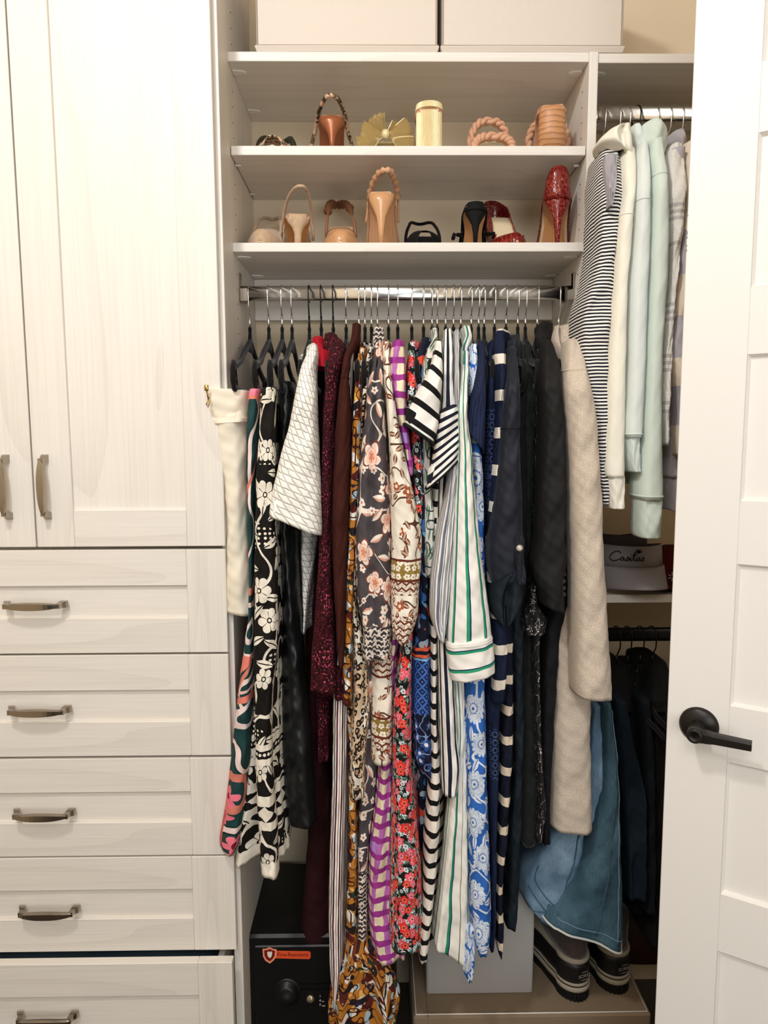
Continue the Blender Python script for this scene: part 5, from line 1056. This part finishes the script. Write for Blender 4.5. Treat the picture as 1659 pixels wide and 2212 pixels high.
UG, LG = 'shoes on the upper shoe shelf', 'shoes on the lower shoe shelf'
# upper shoe shelf
s = Shoe('flat-lying snakeskin sandal, toe forward, at the left end of the upper shoe shelf', 592, 306, Z2, True, .05, .05, group=UG, name='sandal', L=.20, hwk=1.08); s.sole('tan', 'insole').heel('copper', 'kitten').band('snake', .62, .80, .032).band('snake', .70, .92, .030); s.sling('dkol', .040, .0070, 1.25, name='ankle_strap', lfrom=.5)
s = Shoe('copper-heeled sandal with snakeskin ring strap, seen from behind', 719, 312, Z2, False, .066, .0, y0=.008, group=UG, name='sandal', hwk=1.08); s.sole('copper', 'copper').heel('copper', 'kitten').band('snake', .62, .84, .03); s.sling('snake', .036, .0046, 1.38, lfrom=.58, back=-.006)
s = Shoe('gold mule with a big pleated bow, toe forward', 831, 314, Z2, True, .08, .0, y0=.03, group=UG, name='mule', hwk=1.12, point=False, L=.215); s.sole('gold', 'insole').heel('gold', 'block').band('gold', .60, .86, .03, 'upper')
def fan(s, c, a0, a1, r, nm='bow_loop', thick=.0032, n=26, tilt=.0, puff=.010):
    V, Fc = [], []; rows = (.08, .3, .55, .8, 1.0)
    for j, q in enumerate(rows):
        for i in range(n):
            t = i/(n-1); a = math.radians(a0+(a1-a0)*t); rr = r*q*(1+.05*math.sin(i*1.9)); zg = thick*(1 if i % 2 else -1)*min(1, q*1.3)
            V.append(s.w(c[0]+zg+tilt*rr+puff*math.sin(q*2.6)*(1-.5*abs(2*t-1)), c[1]-rr*math.cos(a), c[2]+rr*math.sin(a)))
    for j in range(len(rows)-1):
        for i in range(n-1): Fc.append((j*n+i, j*n+i+1, (j+1)*n+i+1, (j+1)*n+i))
    o = mobj(nm, V, Fc, SM['gold'], s.o, smooth=False); md = o.modifiers.new('thickness', 'SOLIDIFY'); md.thickness = .0018; md.offset = 0
c = (.190, -.002, .043)
fan(s, c, -30, 40, .056, n=40); fan(s, c, 148, 216, .054, n=40); fan(s, (.184, -.002, .043), 92, 150, .048, n=40); fan(s, (.186, -.002, .043), 22, 64, .036, n=30); fan(s, (.197, .010, .034), 178, 240, .052, n=36); fan(s, (.197, -.014, .034), -60, 2, .050, n=36)
g = G(); g.lathe([(0, -.010), (.007, -.008), (.0095, 0), (.007, .008), (0, .010)], (0, 0, 0), axis=2, n=14); g.xf(lambda v: s.w(c[0]+.006+v[1], c[1]+v[0], c[2]+v[2])); g.done('bow_knot', SM['gold'], s.o, smooth=True)
s = Shoe('gold block-heeled mule seen from behind, its heel wrapped in pleats', 925, 315, Z2, False, .083, .0, y0=.008, group=UG, name='mule', hwk=1.08, point=False); s.sole('braid', 'insole', .007).band('gold', .60, .86, .034, 'upper')
R = []
for z in (.0002, .03, .06, .078):
    R.append([s.w(.026+.024*math.sin(2*math.pi*k/96)*(1+(.03 if k % 2 else -.03)), .0275*math.cos(2*math.pi*k/96)*(1+(.035 if k % 2 else -.035)), z) for k in range(96)])
G().loft(R).done('heel', SM['gold'], s.o, smooth=False)
R = [[s.w(.027+(.0265-.001*q)*math.sin(2*math.pi*k/96)*(1+(.02 if k % 2 else -.02)), (.0295-.002*q)*math.cos(2*math.pi*k/96)*(1+(.025 if k % 2 else -.025)), .0835+.0125*q) for k in range(96)] for q in (0, .5, 1)]
G().loft(R).done('heel_cap', SM['gold'], s.o, smooth=False)
for sg in (-1, 1): fan(s, (.13, sg*.033, .010), 70 if sg < 0 else 20, 160 if sg < 0 else 110, .016, 'bow_edge', .003, 12)
s = Shoe('tan mule with two braided bands, toe forward', 1066, 316, Z2, True, .08, .03, y0=.02, group=UG, name='mule', hwk=1.12, point=False, L=.21); s.sole('braid', 'insole').heel('stack', 'block').braid('braid', .86, .034, .011, .0062).braid('braid', .62, .082, .010, .0056)
s = Shoe('tan block-heeled mule with stacked heel, seen from behind by the divider', 1186, 318, Z2, False, .088, .06, y0=.008, group=UG, name='mule', hwk=1.14, point=False); s.sole('braid', 'braid', .009).heel('stack', 'block').braid('braid', .5, .066, .012, .0060, spread=1.16)
# lower shoe shelf
s = Shoe('beige suede slingback, toe forward, at the left end of the lower shoe shelf', 565, 519, Z3, True, .06, -.03, group=LG, name='slingback', hwk=1.05); s.sole('sole', 'insole').heel('suede', 'flare').vamp('suede', .56, .044, cut=.04); s.sling('suede', .060, .0042, 1.1, lfrom=.5, asym=.008)
s = Shoe('beige suede slingback seen from behind, thin strap looped up', 647, 520, Z3, False, .062, .03, y0=.008, group=LG, name='slingback', hwk=1.06); s.sole('sole', 'suede').heel('suede', 'flare').vamp('suede', .42, .03, cut=.05); s.sling('suede', .056, .0036, 1.2, lfrom=.5, asym=.008)
s = Shoe('glossy nude slingback with gathered strap, toe forward', 738, 520, Z3, True, .085, .04, group=LG, name='slingback', hwk=1.07); s.sole('nude', 'insole').heel('nude', 'stiletto').vamp('nude', .56, .042, cut=.04); s.sling('mocha', .068, .0080, 1.05, True, lfrom=.5, asym=.012)
s = Shoe('glossy nude stiletto slingback seen from behind with tall gathered strap', 823, 522, Z3, False, .108, -.04, y0=.008, group=LG, name='slingback', hwk=1.16); s.sole('nude', 'nude2').heel('nude', 'stiletto').vamp('nude', .36, .034, cut=.06); s.sling('nude2', .042, .0062, 1.15, True, lfrom=.44, asym=.012)
s = Shoe('black strappy sandal, toe forward, low on the shelf middle', 917, 522, Z3, True, .055, .0, group=LG, name='sandal', hwk=1.07, L=.2); s.sole('black', 'black').heel('black', 'kitten').vamp('black', .62, .040, .06); s.sling('black', .046, .0036, 1.15, lfrom=.55)
s = Shoe('black suede heel with tan sole, seen from behind', 1023, 524, Z3, False, .080, .03, y0=.008, group=LG, name='sandal', hwk=.98); s.sole('tan', 'black').heel('black', 'stiletto').vamp('black', .5, .03).counter('black', .40, .012, .008)
for sg in (-1, 1):
    g = G(); g.tube([s.w(.10, sg*.026, .045), s.w(.07, sg*.036, .038), s.w(.06, sg*.044, .036), s.w(.085, sg*.046, .034)], .0045, 8).done('ankle_strap', SM['black'], s.o, smooth=True)
s = Shoe('red croc pump, toe forward, cream lining showing', 1112, 524, Z3, True, .105, .10, y0=.010, group=LG, name='pump', hwk=1.08); s.sole('sole', 'insole').heel('croc', 'stiletto').vamp('croc', .70, .030, cut=.05).counter('croc', .74, .058, .026)
s = Shoe('red croc stiletto pump seen from behind, by the divider', 1197, 525, Z3, False, .104, .05, y0=.008, group=LG, name='pump', hwk=1.12); s.sole('tan', 'insole').heel('croc', 'stiletto').vamp('croc', .50, .038, cut=.06).counter('croc', .60, .062, .03)
g = G()
# ================================================================= caps on the low shelf
ZC = P(1380, 1283, .02)[2]
def f_cap(n, c): return f_plain(n, c, .9, .08, 600, .2)
CAPG = plain('grey_cotton_cap', '#979092', .9, .2, src='Object', bump=.2, bscale=500); CAPM = plain('mauve_cotton_cap', '#4e4547', .9, .2); CAPR = plain('red_cotton_cap', '#551319', .9, .2); INK = plain('embroidery_black', '#17141a', .8, .2); EMBW = plain('embroidery_pale', '#c9b9b4', .8, .2)
def visor(px, yc, label, mat, scale=1.0, rot=0.0, dz=0.0):
    x = P(px, 1230, yc)[0]; loc = np.array([x, yc, ZC+dz+.0004]); o = empty('sun_visor', loc, label, 'hat'); Rr = .082*scale
    def put(v): c, s2 = math.cos(rot), math.sin(rot); return loc+np.array([v[0]*c-v[1]*s2, v[0]*s2+v[1]*c, v[2]])
    R = []
    for k in range(33):
        a = math.radians(-150+300*k/32); cx, cy = math.sin(a), -math.cos(a); h = .052 if abs(a) < 1.2 else .052-.014*(abs(a)-1.2)
        R.append([put((cx*Rr, cy*Rr*1.08, .058)), put((cx*Rr*.95, cy*Rr*1.03, .058+h)), put((cx*(Rr*.95-.003), cy*(Rr*1.03-.003), .058+h)), put((cx*(Rr-.003), cy*(Rr*1.08-.003), .058))])
    G().loft(R).done('band', mat, o, smooth=True)
    V, Fc = [], []; na, nr = 25, 7
    for i in range(na):
        a = math.radians(-88+176*i/(na-1))
        for j in range(nr):
            t = j/(nr-1); e = math.cos(a)**.6 if math.cos(a) > 0 else 0; r = 1+.62*t*e; drop = t*(.040+.015*math.sin(a)**2); V.append(put((math.sin(a)*Rr*(1+.06*t), -math.cos(a)*Rr*1.08*r, .060-drop)))
    for i in range(na-1):
        for j in range(nr-1): Fc.append((i*nr+j, (i+1)*nr+j, (i+1)*nr+j+1, i*nr+j+1))
    b = mobj('brim', V, Fc, mat, o); md = b.modifiers.new('thickness', 'SOLIDIFY'); md.thickness = .003
    return o, (lambda u, z: put((Rr*1.02*math.sin(u/Rr), -Rr*1.10*math.cos(u/Rr), .060+z)))
o, sp = visor(1352, .105, 'grey sun visor with black script embroidery and a small palm', CAPG)
def _a(x): return [(x+.0072, .45), (x+.0035, .52), (x+.0002, .38), (x+.0008, .2), (x+.004, .2), (x+.007, .46), (x+.0072, .26), (x+.0098, .2)]
def _s(x): return [(x-.001, .22), (x+.0025, .4), (x+.0045, .58), (x+.0052, .42), (x+.006, .28), (x+.0032, .17), (x, .24)]
STROKES = [[(-.012, .78), (-.016, .98), (-.026, .92), (-.036, .6), (-.038, .28), (-.031, .1), (-.022, .16), (-.014, .34)], _a(-.0125), _s(-.0015), [(.005, .22), (.0085, .52), (.0087, .28), (.0115, .2)], [(.012, .22), (.0175, 1.02), (.0160, .4), (.0172, .2), (.0205, .26)], [(.0125, .66), (.0225, .74)], [(.0088, .68), (.0092, .72)], _a(.0215), _s(.0325)]
for st in STROKES:
    pts = []
    for i in range(len(st)-1):
        for q in range(5): t = q/5; pts.append((st[i][0]*(1-t)+st[i+1][0]*t, st[i][1]*(1-t)+st[i+1][1]*t))
    pts.append(st[-1]); a = np.array(pts); a[:, 0] = smooth1(a[:, 0], 2); a[:, 1] = smooth1(a[:, 1], 2)
    G().tube([sp(-.030+u*1.0, .012+.028*z) for u, z in a], .00095, 6).done('lettering', INK, o, smooth=True)
for k in range(6):
    an = math.radians(20+k*28); G().tube([sp(-.004, .036), sp(-.004+.007*math.cos(an), .036+.009*math.sin(an)), sp(-.004+.010*math.cos(an), .036+.008*math.sin(an))], [.0008, .0012, .0004], 6).done('palm_emblem', INK, o, smooth=True)
visor(1330, .19, 'dim mauve cap behind the grey visor on the low shelf', CAPM, .9, .1, .014)
x = P(1452, 1240, .12)[0]; loc = np.array([x, .125, ZC+.0004]); o = empty('baseball_cap', loc, 'dark red cap with a pale star emblem at the door edge', 'hat')
G().lathe([(.078, 0.004), (.08, .03), (.072, .06), (.05, .085), (.02, .096), (0, .097)], loc, axis=2, n=28).done('crown', CAPR, o, smooth=True)
V, Fc = [], []
for i in range(17):
    a = math.radians(-75+150*i/16)
    for j in range(4): t = j/3; V.append(loc+np.array([math.sin(a)*.079*(1+.05*t), -math.cos(a)*.079*(1+.7*t*math.cos(a)), .012-.010*math.sin(a)**2*t]))
for i in range(16):
    for j in range(3): Fc.append((i*4+j, (i+1)*4+j, (i+1)*4+j+1, i*4+j+1))
b = mobj('brim', V, Fc, CAPR, o); b.modifiers.new('thickness', 'SOLIDIFY').thickness = .003
for k in range(7):
    an = 2*math.pi*k/7; c0 = P(1428, 1229, .05); cc = loc+np.array([-.03, -.0765, .034]); G().tube([cc+np.array([.004*math.cos(an), -.001, .004*math.sin(an)]), cc+np.array([.011*math.cos(an), -.001, .011*math.sin(an)])], .0011, 6).done('emblem_ray', EMBW, o)
# ================================================================= bin, box, boots and safe at the bottom
YB = -.035; ZL = P(1150, 2194, YB)[2]; XB0, XB1 = P(893, 2194, YB)[0], P(1407, 2194, YB)[0]
TANF = fabric('tan_bin_linen', '#8f7b63', .2, 500); PIPW = plain('white_piping', '#e9e4da', .7, .3); GREYB = fabric('grey_box_linen', '#bfbbb6', .1, 600)
o = empty('storage_bin', ((XB0+XB1)/2, .1, 0), 'low tan storage bin with white-piped lid under the boots', 'box')
G().box((XB0+.004, YB+.004, .0), (XB1-.004, .275, ZL-.028), .004).done('bin_body', TANF, o)
G().box((XB0, YB, ZL-.03), (XB1, .279, ZL), .004).done('lid', TANF, o)
g = G(); i = .007; g.tube([(XB0+i, YB+i, ZL+.0005), (XB1-i, YB+i, ZL+.0005), (XB1-i, .27, ZL+.0005), (XB0+i, .27, ZL+.0005)], .0017, 6, True, up=(0, 0, 1)).done('piping', PIPW, o, smooth=True)
G().tube([(XB0+.035, YB-.0005, ZL-.029), (XB0+.035, YB+.001, ZL+.0002), (XB0+.036, .2, ZL+.0004)], .0012, 6).done('seam', fabric('tan_seam', '#7d6a54'), o)
yb = PZ(1035, 2148, ZL)[1]; x0 = P(921, 2140, yb)[0]; x1 = P(1151, 2151, yb)[0]; zt2 = ZL+.29
o = empty('storage_cube', ((x0+x1)/2, yb+.1, ZL), 'plain pale grey fabric cube standing on the tan bin behind the dresses', 'box')
R = []
for z, e in ((.001, .003), (.004, 0), (.15, -.001), (.286, 0), (.29, .003)):
    r = []
    for cx, cy, a0 in ((1, 0, -90), (1, 1, 0), (0, 1, 90), (0, 0, 180)):
        for k in range(4):
            a = math.radians(a0+30*k); rr = .007; X0, X1, Y0, Y1 = x0+e+rr, x1-e-rr, yb+e+rr, min(yb+.23, .262)-e-rr; r.append(((X1 if cx else X0)+rr*math.cos(a), (Y1 if cy else Y0)+rr*math.sin(a), ZL+z))
    R.append(r)
G().loft(R).done('cube_body', GREYB, o, smooth=True)
g = G(); g.tube([(x0+.003, yb+.003, ZL+.006), (x1-.003, yb+.003, ZL+.006)], .0016, 6); g.tube([(x1-.003, yb+.003, ZL+.006), (x1-.003, .25, ZL+.006)], .0016, 6); g.done('piping', GREYB, o)
LUG = plain('black_rubber_lug', '#0c0b0b', .75, .3, bump=.6, bscale=250); RUB = plain('black_rubber', '#131112', .45, .45); BEI = plain('beige_midsole', '#a89d8a', .7, .3); BSUE = f_suede('brown_grey_suede', '#5a4c47', '#40352f'); LTR = plain('silver_print', '#9d9891', .6, .3)
def text(body, size, mat, origin, ux, uz, parent, name='lettering', ext=.0003, align='CENTER'):
    c = bpy.data.curves.new(name, 'FONT'); c.body = body; c.size = size; c.align_x = align; c.align_y = 'CENTER'; c.extrude = ext; c.resolution_u = 3; c.materials.append(mat)
    q = bpy.data.objects.new(name, c); COL.objects.link(q); ux, uz = np.array(ux, float), np.array(uz, float); n = np.cross(ux, uz)
    me = bpy.data.meshes.new_from_object(q); bpy.data.objects.remove(q, do_unlink=True); q = bpy.data.objects.new(name, me); COL.objects.link(q)
    q.parent = parent; q.matrix_local = Matrix(((ux[0], uz[0], n[0], origin[0]-wl(parent)[0]), (ux[1], uz[1], n[1], origin[1]-wl(parent)[1]), (ux[2], uz[2], n[2], origin[2]-wl(parent)[2]), (0, 0, 0, 1))); return q
def boot(pxc, pyb, yaw, label):
    hp = PZ(pxc, pyb, ZL); loc = np.array([hp[0], hp[1], ZL+.0004]); o = empty('snow_boot', loc, label, 'boot', 'snow boots on the tan bin'); cyw, syw = math.cos(yaw), math.sin(yaw); Lb = .27
    def w(l, a, z): return loc+np.array([a*cyw-l*syw, a*syw+l*cyw, z])
    def outline(e):
        pts = []; xs = [0, .04, .12, .3, .45, .65, .8, .92, .98, 1]; v = [0.0, .020, .034, .038, .038, .045, .047, .036, .018, 0]
        ls = [0, .006, .02, .04, .07, .1, .13, .17, .22, .32, .45, .58, .7, .8, .88, .94, .98, 1]
        right = [(t*Lb, float(np.interp(t, xs, v))) for t in ls]
        right = [(l, max(h, .040*math.sqrt(max(0, 1-((.046-l)/.046)**2)) if l < .046 else h)) for l, h in right]
        for l, h in right: pts.append((l, h))
        for l, h in right[-2:0:-1]: pts.append((l, -h))
        P2 = np.array(pts); c = np.array([Lb*.45, 0]); d = P2-c; nr = np.linalg.norm(d, axis=1, keepdims=True); return P2+d/nr*e
    def layer(nm, mat, prof, smooth=True):
        R = []
        for z, e in prof: R.append([w(l, a, z+.006*sst((l-.18)/.09)*(1 if z < .05 else 0)) for l, a in outline(e)])
        return G().loft(R).done(nm, mat, o, smooth=smooth)
    R = []
    for z, e in ((0, -.002), (.026, .004)): R.append([w(l, a, z) for l, a in outline(e)])
    g = G().loft(R)
    for k in range(17):
        an = -1.9+k*.2375; l, a = .045-.045*math.cos(an), .036*math.sin(an); p0 = w(l, a, .008); g.box(p0+np.array([-.0035, -.0035, -.0075]), p0+np.array([.0035, .0035, .010]), .001)
    g.done('lug_sole', LUG, o, smooth=False)
    layer('midsole', BEI, ((.026, .004), (.030, .006), (.037, .006), (.039, .004))); layer('midsole_line', RUB, ((.039, .0035), (.0425, .0035))); layer('foxing_stripe', BEI, ((.0425, .0045), (.0485, .0045), (.049, .002)))
    layer('rubber_shell', RUB, ((.049, .002), (.06, .003), (.085, .001), (.098, -.001)))
    layer('welt', BEI, ((.098, .0005), (.101, .002), (.108, .001), (.110, -.002)))
    R = []
    for z, s2, dl in ((.109, .98, 0), (.125, .96, 0), (.15, .93, -.002), (.18, .92, -.004), (.20, .92, -.004)):
        t = (z-.109)/.09; r = []
        for k in range(28):
            a = 2*math.pi*k/28; ll = .052+t*.0+(.052+.10*max(0, math.sin(a))*(1-t)**1.5)*math.sin(a)*s2; r.append(w(ll+dl, .038*s2*math.cos(a), z))
        R.append(r)
    G().loft(R).done('shaft', BSUE, o, smooth=True)
    ux = (cyw, syw, 0); c = w(-.0045, 0, .068); text('SOREL', .0125, LTR, w(-.0052, .004, .070), ux, (0, 0, 1), o)
    text('CARIBOU', .0040, LTR, w(-.0052, .004, .080), ux, (0, 0, 1), o); text('WATERPROOF', .0034, LTR, w(-.0056, .004, .0605), ux, (0, 0, 1), o); return o
boot(1256, 2163, .33, 'left snow boot of the pair, black rubber heel and brown shaft, on the tan bin')
boot(1342, 2147, .26, 'right snow boot of the pair, set a little further back beside the door')
# clothes glimpsed in the open bottom drawer
V, Fc = [], []; nx, ny = 40, 8; xa, xb = XG-.30, XE-.05
for i in range(nx):
    for j in range(ny):
        u, w = i/(nx-1), j/(ny-1); e = min(1, 6*min(u, 1-u), 5*min(w, 1-w)); V.append((xa+(xb-xa)*u, YO+.03+.2*w, DRAWER_Z-.05+.038*e**.5+.004*math.sin(17*u+3*w)+.003*math.sin(41*u)))
for i in range(nx-1):
    for j in range(ny-1): Fc.append((i*ny+j, (i+1)*ny+j, (i+1)*ny+j+1, i*ny+j+1))
n0 = len(V); V += [(x, y, DRAWER_Z-.185) for x, y, z in V[:n0]]
Fc += [tuple(q+n0 for q in f[::-1]) for f in Fc[:]]
ring = [i*ny for i in range(nx)]+[(nx-1)*ny+j for j in range(1, ny)]+[i*ny+ny-1 for i in range(nx-2, -1, -1)]+[j for j in range(ny-2, 0, -1)]
for k in range(len(ring)): p_, q_ = ring[k], ring[(k+1) % len(ring)]; Fc.append((q_, p_, p_+n0, q_+n0))
tag(mobj('folded_clothes', V, Fc, plain('slate_blue_jersey', '#2c3d4a', .9, .2, src='Object', bump=.3, bscale=300)), 'slate blue folded clothes glimpsed in the slightly open bottom drawer', 'clothes')
# bag in the shade behind the boots
BAGM = plain('dim_redbrown_leather', '#2e1512', .55, .35, bump=.3, bscale=60)
p0 = P(1392, 2100, .12); loc = np.array([p0[0]+.01, .17, ZL+.0005]); o = empty('leather_bag', loc, 'dim reddish-brown leather bag in the shade behind the boots, by the door', 'bag')
R = []
for z, sx, sy in ((0, .085, .05), (.012, .095, .058), (.08, .092, .055), (.14, .082, .040), (.17, .07, .022), (.175, .066, .016)):
    R.append([loc+np.array([sx*math.copysign(abs(math.cos(q))**.7, math.cos(q))+.004*math.sin(3*q+z*30), sy*math.copysign(abs(math.sin(q))**.7, math.sin(q)), z]) for q in [2*math.pi*k/32 for k in range(32)]])
G().loft(R).done('bag_body', BAGM, o, smooth=True)
G().tube([loc+np.array([.05*math.cos(q), -.012, .17+.075*math.sin(q)]) for q in np.linspace(0, math.pi, 17)], .005, 8).done('bag_handle', BAGM, o, smooth=True)
# safe
YSF = -.02; xs0 = P(531, 2110, YSF)[0]; xs1 = xs0+.36; zsf = P(600, 2021, YSF)[2]
SAFE = plain('black_powder_coat', '#0d0d0d', .42, .4, bump=.15, bscale=900); ORG = plain('orange_label', '#e2562f', .5, .3); ORL = plain('pale_orange', '#f09a78', .5, .3); ORD = plain('dark_red_print', '#7d1710', .5, .3); IVO = plain('ivory_print', '#ece4da', .5, .3); KEY = plain('worn_nickel', '#b3a384', .35, .5, .8)
o = empty('fire_safe', ((xs0+xs1)/2, .1, 0), 'black fire-resistant safe with orange label at the left bottom', 'safe')
G().box((xs0, YSF, 0.0006), (xs1, .265, zsf), .006).done('safe_body', SAFE, o)
G().box((xs0+.022, YSF-.006, .03), (xs1-.022, YSF+.002, zsf-.022), .003).done('safe_door', SAFE, o)
YD = YSF-.0062
def sp2(px, py, off=.0): return P(px, py, YD-off)
def slab(poly, off, th, nm, mat): 
    A = [sp2(*q, off+th) for q in poly]; Bq = [a+np.array([0, th, 0]) for a in A]; return G().loft([A, Bq]).done(nm, mat, o)
slab([(590, 2054), (668, 2055), (671, 2058), (671, 2068), (668, 2072), (590, 2070)], 0, .0006, 'label_bar', ORG)
slab([(567, 2050), (575, 2049.5), (582.5, 2046), (590, 2050), (597.5, 2051), (597, 2066), (592, 2074), (583, 2081.5), (573, 2075), (568, 2066)], .0006, .0005, 'shield_rim', ORL)
slab([(570.5, 2053), (577, 2052.5), (582.5, 2050), (588.5, 2053), (594, 2054), (593, 2065), (589, 2071.5), (583, 2077), (575.5, 2072), (571.5, 2065)], .0011, .0004, 'shield', ORD)
slab([(577, 2057), (581, 2055), (582.5, 2058), (585, 2055), (588, 2057), (587, 2065), (583.5, 2070), (578.5, 2066)], .0015, .0003, 'flame_emblem', IVO)
text('Fire-Resistant', .0132, ORD, sp2(632.5, 2062.5, .0009), (1, 0, -.012), (.012, 0, 1), o, ext=.0002)
G().lathe([(0, -.004), (.0085, -.004), (.0095, -.002), (.0095, .001)], sp2(670.5, 2157, 0), axis=1, n=24).done('lock', KEY, o, smooth=True); k0 = sp2(670.5, 2157, .0044); G().box(k0+np.array([-.0007, -.0003, -.004]), k0+np.array([.0007, .0006, .004])).done('keyhole', DARK, o)
kc = sp2(620.5, 2142, 0); G().lathe([(0, -.018), (.018, -.018), (.024, -.015), (.026, -.004), (.030, -.002), (.031, .001)], kc, axis=1, n=40).done('dial', SAFE, o, smooth=True)
G().lathe([(0, -.004), (.030, -.003), (.034, -.001), (.034, .001)], kc, axis=1, n=40).done('dial_ring', SAFE, o, smooth=True)
for q, (dg, sub) in enumerate((('1', ''), ('4', 'GHI'), ('7', 'PQRS'))):
    text(dg, .0085, IVO, sp2(691.5, 2152+9.5*q, .0004), (1, 0, 0), (0, 0, 1), o, ext=.0002)
    if sub: text(sub, .0035, IVO, sp2(695, 2154+9.5*q, .0004), (1, 0, 0), (0, 0, 1), o, ext=.0002, align='LEFT')
for q in (0, 1): a, b = sp2(648, 2124+q*12), sp2(745, 2125+q*12); G().box(a+np.array([0, -.0008, -.0012]), b+np.array([0, .0005, .0012])).done('keypad_rib', SAFE, o)
a, b = sp2(657, 2173, 0), sp2(684, 2174, 0); G().box(a+np.array([0, -.0006, -.0003]), b+np.array([0, .0005, .0003])).done('lock_line', KEY, o)
